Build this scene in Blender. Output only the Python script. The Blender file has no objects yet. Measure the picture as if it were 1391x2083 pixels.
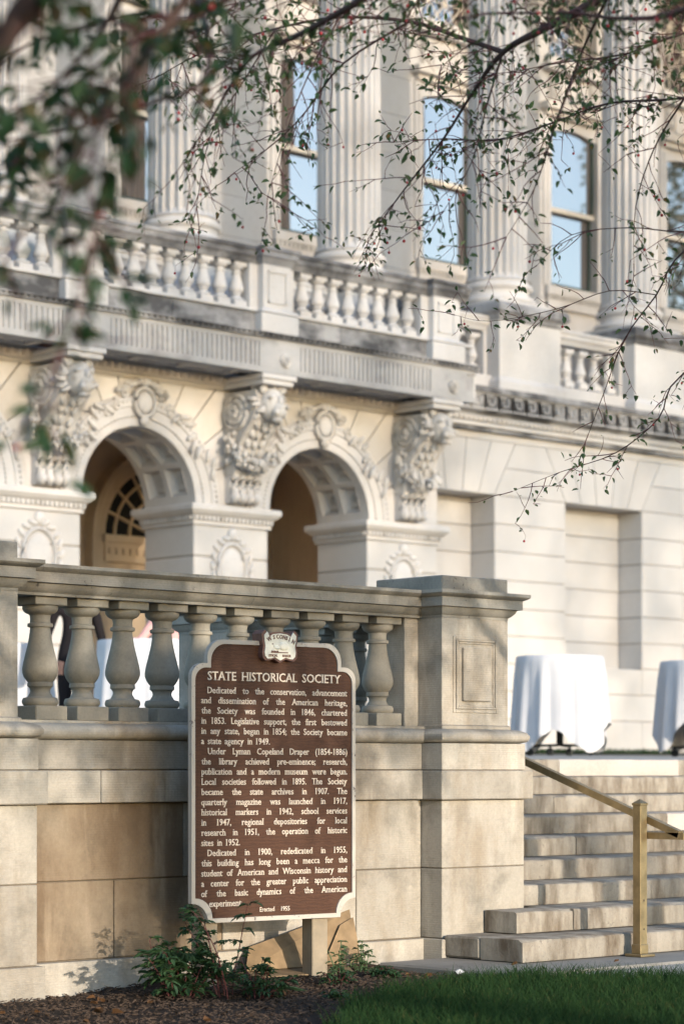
import bpy, bmesh, math, random
from mathutils import Vector, Matrix, Quaternion

RAD = math.radians
PI = math.pi
rng = random.Random(7)
sc = bpy.context.scene
C = sc.collection

# ------------------------------------------------------------------ camera, sky, sun, exposure
cd = bpy.data.cameras.new('camera')
cam = bpy.data.objects.new('camera', cd)
C.objects.link(cam)
cam.location = (0, 0, 1.10)
cam.rotation_euler = (RAD(90), 0, RAD(-42.9))
cd.sensor_fit = 'VERTICAL'
cd.sensor_width, cd.sensor_height = 24, 36
cd.lens = 85
cd.shift_y = 0.2523
cd.clip_start, cd.clip_end = 0.1, 3000
cd.dof.use_dof = True
cd.dof.focus_distance = 13.3
cd.dof.aperture_fstop = 2.4
sc.camera = cam

SUN_EL, SUN_AZ = 11.5, 5.0          # light travels towards +Y and 5 degrees towards +X
w = bpy.data.worlds.new('World')
sc.world = w
w.use_nodes = True
wn = w.node_tree
sky = wn.nodes.new('ShaderNodeTexSky')
sky.sky_type = 'NISHITA'
sky.sun_disc = False
sky.sun_elevation = RAD(SUN_EL)
sky.sun_rotation = RAD(180 + SUN_AZ)
sky.dust_density = 0.6
sky.ozone_density = 1.6
bg = wn.nodes['Background']
bg.inputs['Strength'].default_value = 0.15
wn.links.new(sky.outputs[0], bg.inputs['Color'])

sd = bpy.data.lights.new('sun', 'SUN')
sd.energy = 2.0
sd.angle = RAD(0.6)
sd.color = (1.0, 0.86, 0.69)
sun = bpy.data.objects.new('sun', sd)
C.objects.link(sun)
ldir = Vector((math.sin(RAD(SUN_AZ)) * math.cos(RAD(SUN_EL)), math.cos(RAD(SUN_AZ)) * math.cos(RAD(SUN_EL)), -math.sin(RAD(SUN_EL))))
sun.rotation_euler = ldir.to_track_quat('-Z', 'Y').to_euler()
sun.location = (-10, -60, 30)

sc.view_settings.view_transform = 'Standard'
sc.view_settings.look = 'None'
sc.view_settings.gamma = 1
sc.view_settings.exposure = 1.65
sc.render.engine = 'CYCLES'
sc.cycles.use_denoising = True
sc.cycles.max_bounces = 8
sc.cycles.diffuse_bounces = 4
sc.cycles.caustics_reflective = False
sc.cycles.caustics_refractive = False

# ------------------------------------------------------------------ materials
class NT:
    def __init__(s, name):
        s.m = bpy.data.materials.new(name)
        s.m.use_nodes = True
        s.t = s.m.node_tree
        s.b = s.t.nodes['Principled BSDF']
        s.out = s.t.nodes['Material Output']
    def n(s, typ, ins=None, **kw):
        nd = s.t.nodes.new('ShaderNode' + typ)
        for k, v in kw.items():
            setattr(nd, k, v)
        for k, v in (ins or {}).items():
            s.put(nd.inputs[k], v)
        return nd
    def put(s, sock, v):
        if isinstance(v, bpy.types.NodeSocket):
            s.t.links.new(v, sock)
        elif isinstance(v, bpy.types.Node):
            s.t.links.new(v.outputs[0], sock)
        else:
            if sock.type == 'RGBA' and len(v) == 3:
                v = (*v, 1)
            sock.default_value = v
    def pos(s, scale=(1, 1, 1)):
        g = s.n('NewGeometry')
        return s.n('Mapping', {'Vector': g.outputs['Position'], 'Scale': scale}).outputs[0]
    def noise(s, scale, detail=5, rough=.6, vec=None, stretch=(1, 1, 1)):
        return s.n('TexNoise', {'Vector': vec or s.pos(stretch), 'Scale': scale, 'Detail': detail, 'Roughness': rough}).outputs['Fac']
    def ramp(s, fac, a, b, lo=0.0, hi=1.0):
        return s.n('MapRange', {'Value': fac, 'From Min': a, 'From Max': b, 'To Min': lo, 'To Max': hi}).outputs[0]
    def mix(s, fac, a, b, mode='MIX'):
        nd = s.n('Mix', data_type='RGBA', blend_type=mode)
        s.put(nd.inputs[0], fac); s.put(nd.inputs[6], a); s.put(nd.inputs[7], b)
        return nd.outputs[2]
    def mul(s, a, b):
        return s.n('Math', {0: a, 1: b}, operation='MULTIPLY').outputs[0]
    def add(s, a, b):
        return s.n('Math', {0: a, 1: b}, operation='ADD').outputs[0]
    def bump(s, h, strength=.3, dist=.01):
        nd = s.n('Bump', {'Height': h, 'Strength': strength, 'Distance': dist})
        s.put(s.b.inputs['Normal'], nd.outputs[0])
    def fin(s, col, rough=.8, spec=.3, metal=0.0):
        s.put(s.b.inputs['Base Color'], col)
        s.put(s.b.inputs['Roughness'], rough)
        s.put(s.b.inputs['Specular IOR Level'], spec)
        s.put(s.b.inputs['Metallic'], metal)
        return s.m

def stone(name, c1, c2, stain, stain_amt=.5, streak=(5, 5, .8), speck=.0, speck_col=(.05, .05, .045), lines=0.0, bstr=.35, scale=1.3, rnd=.10, spec=.25, st_lo=.5, st_hi=.72, pale=0.0, blotch=0.0):
    k = NT(name)
    n1 = k.ramp(k.noise(scale, 7, .62), .34, .68)
    col = k.mix(n1, c1, c2)
    st = k.ramp(k.noise(1.0, 6, .62, stretch=streak), st_lo, st_hi, 0, stain_amt)
    col = k.mix(st, col, stain)
    if blotch:
        col = k.mix(k.ramp(k.noise(3.3, 6, .68), .50, .70, 0, blotch), col, tuple(c * .42 for c in c2))
    if pale:
        col = k.mix(k.ramp(k.noise(1.0, 5, .6, stretch=(7, 7, 1.3)), .54, .74, 0, pale), col, tuple(min(.9, c * 1.45) for c in c1))
    gr = k.noise(70, 3, .7)
    col = k.mix(k.ramp(gr, .3, .7, 0, .18), col, (.04, .035, .03))
    if speck:
        sp = k.ramp(k.noise(38, 4, .75), .60, .66, 0, 1)
        ar = k.ramp(k.noise(2.2, 4, .6), .46, .62, 0, speck)
        col = k.mix(k.mul(sp, ar), col, speck_col)
    oi = k.n('ObjectInfo')
    br = k.ramp(oi.outputs['Random'], 0, 1, 1 - rnd, 1 + rnd)
    hs = k.n('HueSaturation', {'Color': col, 'Value': br})
    h = k.add(k.mul(gr, .6), k.mul(k.noise(14, 4, .6), .8))
    if lines:
        wv = k.n('TexWave', {'Vector': k.pos(), 'Scale': 24.0, 'Distortion': 1.2, 'Detail': 2.0, 'Detail Scale': 3.0}, wave_type='BANDS', bands_direction='Z')
        h = k.add(h, k.mul(wv.outputs['Fac'], lines))
    k.bump(h, bstr, .006)
    return k.fin(hs.outputs[0], .86, spec)

M = {}
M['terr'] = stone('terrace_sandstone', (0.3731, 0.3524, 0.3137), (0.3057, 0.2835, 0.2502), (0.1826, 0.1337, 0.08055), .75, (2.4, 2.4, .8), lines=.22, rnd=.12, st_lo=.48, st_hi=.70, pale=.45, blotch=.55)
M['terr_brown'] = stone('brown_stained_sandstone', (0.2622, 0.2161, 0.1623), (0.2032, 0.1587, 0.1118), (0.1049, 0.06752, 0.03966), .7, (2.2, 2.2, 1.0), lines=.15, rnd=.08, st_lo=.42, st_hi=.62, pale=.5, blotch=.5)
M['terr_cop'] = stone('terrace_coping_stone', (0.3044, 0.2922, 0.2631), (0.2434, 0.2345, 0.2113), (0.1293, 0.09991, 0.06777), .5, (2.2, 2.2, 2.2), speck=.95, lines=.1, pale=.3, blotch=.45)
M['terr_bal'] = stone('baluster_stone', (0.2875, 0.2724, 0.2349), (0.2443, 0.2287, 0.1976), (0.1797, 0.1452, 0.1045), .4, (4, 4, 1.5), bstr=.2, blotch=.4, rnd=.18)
M['bld'] = stone('facade_limestone', (.66, .64, .632), (.60, .575, .56), (.47, .42, .37), .45, (1.6, 1.6, .7), bstr=.15, rnd=.05)
M['bld_flat'] = stone('facade_ashlar', (0.6128, 0.5938, 0.5814), (0.57, 0.5462, 0.5272), (0.494, 0.4512, 0.4085), .35, (.9, .9, .6), bstr=.12, rnd=.035)
M['bld_tan'] = stone('spandrel_limestone', (0.7, 0.6643, 0.627), (0.645, 0.6026, 0.5555), (0.5, 0.4223, 0.33), .55, (1.4, 1.4, .6), bstr=.15, rnd=.05)
M['grime'] = stone('weathered_limestone', (0.4554, 0.4504, 0.4554), (0.2475, 0.2475, 0.2623), (0.0594, 0.0594, 0.06534), .9, (1.3, 1.3, 2.2), speck=.5, rnd=.08, bstr=.25, st_lo=.42, st_hi=.60)
M['grime2'] = stone('grey_weathered_limestone', (0.5152, 0.506, 0.506), (0.3864, 0.3818, 0.3864), (0.1472, 0.1454, 0.149), .7, (1.1, 1.1, 1.8), speck=.3, rnd=.05, bstr=.25, st_lo=.52, st_hi=.72)
M['carve'] = stone('carved_limestone', (.63, .61, .595), (.52, .495, .47), (.27, .24, .21), .85, (9, 9, 6), bstr=.3)
M['step'] = stone('granite_step', (0.3036, 0.2805, 0.2442), (0.2376, 0.2178, 0.1881), (0.0792, 0.0561, 0.0363), .85, (9, 9, 2.6), speck=.5, bstr=.9, rnd=.13, st_lo=.41, st_hi=.68, pale=.35, blotch=.35)
M['marble'] = stone('pink_marble', (0.465, 0.4312, 0.405), (0.405, 0.3675, 0.3412), (0.33, 0.2775, 0.2475), .5, (3, 3, 6), bstr=.15, rnd=.04)
M['pave'] = stone('paving_concrete', (0.2604, 0.248, 0.2294), (0.2046, 0.1953, 0.1798), (0.1054, 0.0961, 0.0837), .55, (1.6, 1.6, 1.6), speck=.4, bstr=.35)
M['path'] = stone('path_concrete', (0.3525, 0.3412, 0.3187), (0.3075, 0.2963, 0.2775), (0.2025, 0.1913, 0.1725), .4, (1.2, 1.2, 1.2), bstr=.3)
M['joint'] = stone('mortar_joint', (.16, .135, .105), (.12, .10, .08), (.06, .05, .04), .4)
M['bjoint'] = stone('facade_mortar', (.36, .32, .28), (.30, .265, .23), (.2, .17, .14), .3)
M['inner'] = stone('vestibule_wall', (0.675, 0.5528, 0.4192), (0.567, 0.4536, 0.3338), (0.405, 0.2977, 0.2018), .4)

def plain(name, col, rough=.6, spec=.4, metal=0.0, vary=.12, scale=6, bump=.0, coat=0):
    k = NT(name)
    n = k.noise(scale, 5)
    d = tuple(c * (1 - vary * 2) for c in col); l = tuple(min(1, c * (1 + vary)) for c in col)
    c = k.mix(k.ramp(n, .3, .7), d, l)
    if bump:
        k.bump(k.noise(scale * 6, 3), bump, .004)
    return k.fin(c, rough, spec, metal)

M['brass'] = plain('brushed_brass', (.33, .255, .145), .42, .5, .8, .2, 7, .1)
M['brass_dark'] = plain('tarnished_bolt', (.09, .07, .05), .5, .5, .6)
M['cloth'] = plain('white_tablecloth', (.51, .52, .555), .85, .2, 0, .03, 3)
M['black'] = plain('black_metal', (.012, .014, .014), .45, .4)
M['card'] = plain('corrugated_cardboard', (.23, .165, .10), .9, .15, 0, .16, 9, .15)
M['cardp'] = plain('cardboard_print', (.045, .028, .018), .85, .2)
M['suit'] = plain('black_suit', (.012, .010, .012), .85, .2)
M['skin'] = plain('skin', (.52, .27, .19), .55, .3, 0, .06, 20)
M['shoe'] = plain('black_leather', (.01, .01, .01), .4, .4)
M['hair'] = plain('brown_hair', (.035, .02, .012), .7, .3)
M['pink'] = plain('pink_blouse', (.62, .36, .35), .8, .2)
M['sash'] = plain('window_sash_paint', (.62, .57, .50), .5, .4, 0, .06)
M['green'] = plain('dark_green_sash', (.02, .045, .038), .4, .4)
M['room'] = plain('dark_interior', (.02, .02, .022), .9, .1)
M['postw'] = plain('cream_painted_post', (0.2383, 0.2002, 0.1503), .6, .35, 0, .12, 10, .2)
M['postd'] = plain('post_side', (.30, .25, .19), .7, .3, 0, .15, 10, .2)
M['bark'] = stone('crabapple_bark', (.085, .055, .05), (.05, .032, .03), (.02, .015, .014), .5, (20, 20, 4), bstr=.6)
M['twig'] = plain('red_brown_twig', (.105, .035, .036), .6, .3, 0, .2, 12)
M['berry'] = plain('red_crabapple', (.38, .02, .025), .35, .5, 0, .15, 30)
M['scrap'] = plain('white_paper', (0.504, 0.511, 0.525), .8, .2, 0, .03)
M['lily'] = plain('dried_brown_leaf', (.10, .05, .022), .8, .2, 0, .3, 14)

def leafmat(name, cols, tr=.35, rough=.5):
    k = NT(name)
    n = k.noise(9, 2)
    oi = k.n('ObjectInfo')
    f = k.ramp(k.add(n, k.mul(oi.outputs['Random'], .25)), .35, .85)
    col = k.mix(f, cols[0], cols[1])
    if len(cols) > 2:
        f2 = k.ramp(k.noise(23, 1), .64, .72)
        col = k.mix(f2, col, cols[2])
    k.fin(col, rough, .12 if rough > .8 else .35)
    tl = k.n('BsdfTranslucent', {'Color': col})
    ms = k.n('MixShader', {0: tr, 1: k.b.outputs[0], 2: tl.outputs[0]})
    k.t.links.new(ms.outputs[0], k.out.inputs['Surface'])
    return k.m
M['leaf'] = leafmat('crabapple_leaf', [(.034, .078, .026), (.085, .130, .042), (.19, .10, .03)], .32)
M['leafd'] = leafmat('dark_crabapple_leaf', [(.010, .036, .014), (.024, .058, .020), (.15, .08, .025)], .2)
M['weed'] = leafmat('weed_leaf', [(.022, .058, .026), (.045, .095, .040)], .25)
M['weed2'] = leafmat('pale_weed_leaf', [(.06, .11, .05), (.10, .16, .075)], .25)
M['grass'] = leafmat('lawn_grass', [(.008, .028, .010), (.026, .060, .018), (.075, .075, .028)], .2, .85)
M['mulch'] = stone('wood_mulch', (0.03, 0.018, 0.012), (0.014, 0.0085, 0.006), (0.007, 0.005, 0.004), .6, (14, 14, 14), bstr=.9, scale=18)
M['chip'] = stone('mulch_chip', (0.0825, 0.055, 0.0385), (0.0275, 0.01705, 0.01155), (0.0121, 0.00825, 0.00605), .6, (30, 30, 30), bstr=.4, scale=25)
M['soil'] = stone('lawn_soil', (0.018, 0.0204, 0.0096), (0.0132, 0.012, 0.0072), (0.0072, 0.0072, 0.0048), .5, (6, 6, 6), scale=4)

k = NT('sign_brown_paint')
wv = k.n('TexWave', {'Vector': k.pos((.35, .35, 1)), 'Scale': 17.0, 'Distortion': 11.0, 'Detail': 5.0, 'Detail Scale': 2.2, 'Detail Roughness': .7}, wave_type='BANDS', bands_direction='Z')
cb = k.mix(k.ramp(wv.outputs['Fac'], .0, 1.0), (.044, .0185, .0105), (.060, .026, .0145))
cb = k.mix(k.ramp(k.noise(2.4, 5, stretch=(3, 3, .5)), .52, .72, 0, .35), cb, (.085, .042, .026))
k.bump(wv.outputs['Fac'], .25, .003)
M['brown'] = k.fin(cb, .62, .25)
k = NT('chipped_white_paint')
ch = k.ramp(k.noise(26, 5, .7), .60, .64)
ar = k.ramp(k.noise(3.1, 3), .42, .6)
M['white'] = k.fin(k.mix(k.mul(ch, ar), (.37, .35, .325), (.08, .06, .06)), .55, .35)
M['letter'] = plain('cream_lettering', (0.592, 0.528, 0.464), .55, .3, 0, .06, 30)
M['shield'] = plain('shield_face', (.66, .66, .60), .5, .4, 0, .07, 40)
M['shieldrim'] = plain('shield_rim', (.13, .062, .050), .5, .4, 0, .15, 40)

k = NT('window_glass')
k.fin((.50, .455, .435), .02, .5, .9)
k.bump(k.noise(1.1, 2), .03, .02)
M['glass'] = k.m

# ------------------------------------------------------------------ mesh builder
class MB:
    def __init__(s):
        s.v = []; s.f = []
    def add(s, vs, fs):
        o = len(s.v)
        s.v.extend([tuple(a) for a in vs]); s.f.extend([[i + o for i in f] for f in fs])
        return s
    def box(s, x0, x1, y0, y1, z0, z1, ch=0.0):
        if ch <= 0:
            vs = [(x, y, z) for z in (z0, z1) for y in (y0, y1) for x in (x0, x1)]
            return s.add(vs, [(0, 2, 3, 1), (4, 5, 7, 6), (0, 1, 5, 4), (2, 6, 7, 3), (0, 4, 6, 2), (1, 3, 7, 5)])
        X, Y, Z = (x0, x1), (y0, y1), (z0, z1)
        vs = []; idx = {}
        for i in (0, 1):
            for j in (0, 1):
                for l in (0, 1):
                    p = [X[i], Y[j], Z[l]]
                    q = [X[i] + (ch if i == 0 else -ch), Y[j] + (ch if j == 0 else -ch), Z[l] + (ch if l == 0 else -ch)]
                    for a in range(3):
                        r = q[:]; r[a] = p[a]
                        idx[(i, j, l, a)] = len(vs); vs.append(r)
        g = lambda i, j, l, a: idx[(i, j, l, a)]
        fs = []
        for t in (0, 1):
            fs.append([g(t, 0, 0, 0), g(t, 1, 0, 0), g(t, 1, 1, 0), g(t, 0, 1, 0)])
            fs.append([g(0, t, 0, 1), g(1, t, 0, 1), g(1, t, 1, 1), g(0, t, 1, 1)])
            fs.append([g(0, 0, t, 2), g(1, 0, t, 2), g(1, 1, t, 2), g(0, 1, t, 2)])
            for u in (0, 1):
                fs.append([g(t, u, 0, 0), g(t, u, 1, 0), g(t, u, 1, 1), g(t, u, 0, 1)])
                fs.append([g(t, 0, u, 0), g(t, 1, u, 0), g(t, 1, u, 2), g(t, 0, u, 2)])
                fs.append([g(0, t, u, 1), g(1, t, u, 1), g(1, t, u, 2), g(0, t, u, 2)])
                for w_ in (0, 1):
                    fs.append([g(t, u, w_, 0), g(t, u, w_, 1), g(t, u, w_, 2)])
        return s.add(vs, fs)
    def prism(s, poly, a0, a1, axis='x'):
        mk = {'x': lambda a, p: (a, p[0], p[1]), 'y': lambda a, p: (p[0], a, p[1]), 'z': lambda a, p: (p[0], p[1], a)}[axis]
        n = len(poly)
        vs = [mk(a0, p) for p in poly] + [mk(a1, p) for p in poly]
        fs = [list(range(n))[::-1], list(range(n, 2 * n))] + [[i, (i + 1) % n, n + (i + 1) % n, n + i] for i in range(n)]
        return s.add(vs, fs)
    def lathe(s, prof, cx=0, cy=0, cz=0, n=20, caps=True):
        vs = []; fs = []; m = len(prof)
        for i in range(n):
            a = 2 * PI * i / n
            for r, z in prof:
                vs.append((cx + r * math.cos(a), cy + r * math.sin(a), cz + z))
        for i in range(n):
            j = (i + 1) % n
            for q in range(m - 1):
                fs.append([i * m + q, j * m + q, j * m + q + 1, i * m + q + 1])
        if caps:
            fs.append([i * m for i in range(n)][::-1]); fs.append([i * m + m - 1 for i in range(n)])
        return s.add(vs, fs)
    def tube(s, pts, rad, n=6, caps=True):
        pts = [Vector(p) for p in pts]
        if not hasattr(rad, '__len__'):
            rad = [rad] * len(pts)
        vs = []; fs = []
        up = Vector((0, 0, 1))
        for i, p in enumerate(pts):
            d = (pts[min(i + 1, len(pts) - 1)] - pts[max(i - 1, 0)])
            d = d.normalized() if d.length > 1e-9 else Vector((0, 0, 1))
            a = d.cross(up)
            if a.length < 1e-3:
                a = d.cross(Vector((1, 0, 0)))
            a.normalize(); b = d.cross(a)
            for q in range(n):
                t = 2 * PI * q / n
                vs.append(p + (a * math.cos(t) + b * math.sin(t)) * rad[i])
        for i in range(len(pts) - 1):
            for q in range(n):
                fs.append([i * n + q, i * n + (q + 1) % n, (i + 1) * n + (q + 1) % n, (i + 1) * n + q])
        if caps:
            fs.append(list(range(n))[::-1]); fs.append([(len(pts) - 1) * n + q for q in range(n)])
        return s.add(vs, fs)
    def ell(s, c, r, nu=8, nv=6, rot=None):
        c = Vector(c); vs = []; fs = []
        for i in range(nv + 1):
            ph = PI * i / nv
            for j in range(nu):
                t = 2 * PI * j / nu
                p = Vector((r[0] * math.sin(ph) * math.cos(t), r[1] * math.sin(ph) * math.sin(t), r[2] * math.cos(ph)))
                if rot is not None:
                    p = rot @ p
                vs.append(c + p)
        for i in range(nv):
            for j in range(nu):
                fs.append([i * nu + j, i * nu + (j + 1) % nu, (i + 1) * nu + (j + 1) % nu, (i + 1) * nu + j])
        return s.add(vs, fs)
    def leaf(s, p, d, up, L, W, fold=.25):
        d = d.normalized(); sd_ = d.cross(up)
        if sd_.length < 1e-4:
            sd_ = Vector((1, 0, 0))
        sd_.normalize(); nr = sd_.cross(d)
        pt = lambda a, b, c_: p + d * (a * L) + sd_ * (b * W) + nr * (c_ * W)
        return s.add([pt(0, 0, 0), pt(.3, .5, fold), pt(.66, .4, fold * .6), pt(1, 0, -.25), pt(.66, -.4, fold * .6), pt(.3, -.5, fold)], [(0, 1, 2, 3), (0, 3, 4, 5)])
    def mesh(s, name, smooth=None):
        me = bpy.data.meshes.new(name)
        me.from_pydata(s.v, [], s.f)
        me.update()
        if smooth is not None:
            me.polygons.foreach_set('use_smooth', [True] * len(me.polygons))
            if smooth < 180:
                me.set_sharp_from_angle(angle=RAD(smooth))
        return me

WM = {}
def place(name, me, mat, parent=None, loc=None, kind=None, label=None, rot=None):
    o = bpy.data.objects.new(name, me)
    C.objects.link(o)
    if mat is not None and len(me.materials) == 0:
        me.materials.append(M[mat] if isinstance(mat, str) else mat)
    o.location = loc or (0, 0, 0)
    if rot:
        o.rotation_euler = rot
    if parent is not None:
        o.parent = parent
        pw = WM.get(parent.name)
        if pw is not None:
            o.matrix_parent_inverse = pw.inverted()
    loc_m = Matrix.Translation(o.location) @ o.rotation_euler.to_matrix().to_4x4()
    WM[o.name] = loc_m
    if kind: o['kind'] = kind
    if label: o['label'] = label
    return o
def part(mb, name, mat, parent=None, smooth=None, **kw):
    return place(name, mb.mesh(name, smooth), mat, parent, **kw)
def tag(o, label, cat, group=None):
    o['label'] = label; o['category'] = cat
    if group: o['group'] = group
    return o
def thing(name, label, cat, loc=(0, 0, 0), group=None):
    o = bpy.data.objects.new(name, None)
    o.empty_display_size = .2
    C.objects.link(o)
    o.location = loc
    WM[o.name] = Matrix.Translation(loc)
    return tag(o, label, cat, group)
def struct(mb, name, mat, smooth=None, parent=None):
    o = part(mb, name, mat, parent, smooth)
    o['kind'] = 'structure'
    return o
_ft = lambda o, loc, rz: (Matrix.Translation(loc) @ Matrix.Rotation(rz, 4, 'Z'))
def free_thing(name, label, cat, loc, rz=0, group=None):
    """an Empty whose parts are given in its own coordinates"""
    o = bpy.data.objects.new(name, None)
    C.objects.link(o)
    o.location = loc; o.rotation_euler = (0, 0, rz)
    return tag(o, label, cat, group)
def lpart(mb, name, mat, parent, smooth=None, loc=None, rot=None, kind=None):
    me = mb.mesh(name, smooth) if isinstance(mb, MB) else mb
    o = bpy.data.objects.new(name, me)
    C.objects.link(o)
    if mat is not None and len(me.materials) == 0:
        me.materials.append(M[mat])
    o.parent = parent
    if loc: o.location = loc
    if rot: o.rotation_euler = rot
    if kind: o['kind'] = kind
    return o
def dup(root, loc, rz, label=None, group=None):
    def cp(o, par):
        c = o.copy(); C.objects.link(c); c.parent = par
        for ch in list(o.children): cp(ch, c)
        return c
    r = cp(root, None)
    r.location = loc; r.rotation_euler = (0, 0, rz)
    if label: r['label'] = label
    if group: r['group'] = group
    return r

# ------------------------------------------------------------------ lettering (flat glyphs with small serifs, then raised)
def glyphs(words, size, bold=.012, serif=True):
    """one mesh per word, lying in XY, baseline at y=0; returns {word: (mesh_verts, faces, width)}"""
    obs = {}
    for wd in words:
        cu = bpy.data.curves.new('lettering', 'FONT')
        cu.body = wd; cu.size = 1.0; cu.offset = bold; cu.resolution_u = 2; cu.dimensions = '2D'; cu.fill_mode = 'FRONT'
        o = bpy.data.objects.new('lettering', cu)
        C.objects.link(o); obs[wd] = o
    bpy.context.view_layer.update()
    dg = bpy.context.evaluated_depsgraph_get()
    out = {}
    for wd, o in obs.items():
        me = bpy.data.meshes.new_from_object(o.evaluated_get(dg))
        bm = bmesh.new(); bm.from_mesh(me)
        bmesh.ops.remove_doubles(bm, verts=bm.verts, dist=1e-4)
        add = []
        if serif:
            for e in bm.edges:
                if len(e.link_faces) != 1: continue
                a, b = e.verts[0].co, e.verts[1].co
                if abs(a.y - b.y) > .012: continue
                L = abs(a.x - b.x)
                if not (.06 < L < .20): continue
                cf = e.link_faces[0].calc_center_median()
                sg = 1 if cf.y > a.y else -1
                x0, x1 = min(a.x, b.x) - .055, max(a.x, b.x) + .055
                add.append((x0, x1, a.y, a.y + sg * .055))
        vs = [v.co.copy() for v in bm.verts]; fs = [[v.index for v in f.verts] for f in bm.faces]
        for x0, x1, y0, y1 in add:
            k0 = len(vs)
            vs += [Vector((x0, y0, .002)), Vector((x1, y0, .002)), Vector((x1, y1, .002)), Vector((x0, y1, .002))]
            fs.append([k0, k0 + 1, k0 + 2, k0 + 3] if y1 > y0 else [k0 + 3, k0 + 2, k0 + 1, k0])
        xs = [v.x for v in vs] or [0]
        mn = min(xs)
        out[wd] = ([(v.x - mn) * size for v in vs], [v.y * size for v in vs], fs, (max(xs) - mn) * size)
        bm.free()
        bpy.data.meshes.remove(me)
    for o in obs.values():
        cu = o.data
        bpy.data.objects.remove(o); bpy.data.curves.remove(cu)
    return out

# ------------------------------------------------------------------ ground, mulch, lawn, paving, terrace
# lawn edge towards the planting bed
EDGE = [(-20, -16), (5.2, 5.6), (6.3, 6.9), (7.13, 7.72), (7.8, 8.36), (8.47, 8.79), (9.0, 8.93), (9.55, 8.98)]
lawn = MB()
poly = EDGE + [(9.62, 8.93), (10.05, 8.40), (10.6, 7.0), (11.0, 4.0), (12.0, -16)]
lawn.add([(x, y, -.035) for x, y in poly], [list(range(len(poly)))])
lawn_o = struct(lawn, 'lawn', 'soil')
g = MB()
g.add([(-1500, -1500, -.14), (1500, -1500, -.14), (1500, 1500, -.14), (-1500, 1500, -.14)], [(0, 1, 2, 3)])
struct(g, 'ground', 'soil')
# mulch bed as an uneven sheet
mb = MB()
x0, x1, y0, y1 = 2.0, 9.66, 5.0, 10.30
nx, ny = 110, 76
def mz(x, y):
    base = -.045 - .05 * max(0, min(1, (8.6 - x) / 2.5)) + .03 * max(0, min(1, (y - 9.6) / .5)) * (1 if x > 8 else 0)
    return base + .012 * math.sin(x * 7.1 + y * 3.3) * math.sin(y * 6.7 - x * 2.1)
for j in range(ny + 1):
    for i in range(nx + 1):
        x = x0 + (x1 - x0) * i / nx; y = y0 + (y1 - y0) * j / ny
        mb.v.append((x, y, mz(x, y) + rng.uniform(-.008, .008)))
for j in range(ny):
    for i in range(nx):
        a = j * (nx + 1) + i
        mb.f.append([a, a + 1, a + nx + 2, a + nx + 1])
struct(mb, 'mulch_bed', 'mulch', 180)
def edge_y(x):
    for (a, b), (c, d) in zip(EDGE, EDGE[1:]):
        if a <= x <= c:
            return b + (d - b) * (x - a) / (c - a)
    return 99
# lay the lawn above the mulch where it grows
lw = MB()
xs = [5.2 + .12 * i for i in range(37)]
ch = MB()
n = 0
while n < 9000:
    x, y = rng.uniform(5.6, 9.6), rng.uniform(7.0, 10.2)
    if y < edge_y(x) + .03 or (x > 9.55 and y < 9.0): continue
    n += 1
    L, W = rng.uniform(.012, .05), rng.uniform(.003, .009)
    a, t = rng.uniform(0, 2 * PI), rng.uniform(-.5, .5)
    d = Vector((math.cos(a) * math.cos(t), math.sin(a) * math.cos(t), math.sin(t)))
    s_ = d.cross(Vector((0, 0, 1))).normalized(); nn = s_.cross(d)
    p = Vector((x, y, mz(x, y) + rng.uniform(.002, .014)))
    vs = [p + d * (L * u) + s_ * (W * v) + nn * q for u, v, q in ((-.5, -.6, 0), (.5, -.4, 0), (.5, .5, .002), (-.5, .5, .002), (0, 0, .006))]
    ch.add(vs, [(0, 1, 4), (1, 2, 4), (2, 3, 4), (3, 0, 4)])
tag(part(ch, 'mulch_chips', 'chip', kind='stuff'), 'brown wood mulch chips covering the planting bed below the wall', 'mulch')

pv = bpy.data.objects.new('pavement', None)
C.objects.link(pv)
pv.location = (9.6, 8.92, -.1); pv['kind'] = 'structure'
WM['pavement'] = Matrix.Translation(pv.location)
for x0, x1 in ((9.60, 11.95), (11.96, 14.6), (14.61, 18)):
    part(MB().box(x0, x1, 8.92, 10.03, -.12, -.004, .012), 'slab', 'pave', pv)
ph = MB().box(10.02, 17, -20, 8.915, -.16, -.018)
struct(ph, 'path', 'path')

def tz(y): return 1.19 + max(0, y - 12.4) * .0133
tr = MB()
prof = [(12.4 + .0, 0), (12.78, 0), (12.78, 1.188), (60, tz(60)), (60, 0)]
tr.prism([(12.78, -.1), (12.78, 1.188), (20.5, tz(20.5)), (20.5, -.1)], 10.85, 60, 'x')
tr.prism([(10.64, -.1), (10.64, 1.187), (12.4, 1.187), (20.5, tz(20.5) - .001), (20.5, -.1)], -14, 10.25, 'x')
tr.prism([(12.73, -.1), (12.73, 1.185), (20.5, tz(20.5) - .003), (20.5, -.1)], 10.25, 10.85, 'x')
struct(tr, 'terrace', 'path')
tl = MB()
tl.prism([(20.5, 1.0), (20.5, 1.315), (22.0, 1.36), (23.9, 1.37), (23.9, 1.0)], -14, 60, 'x')
struct(tl, 'terrace_lawn', 'soil')

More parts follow.
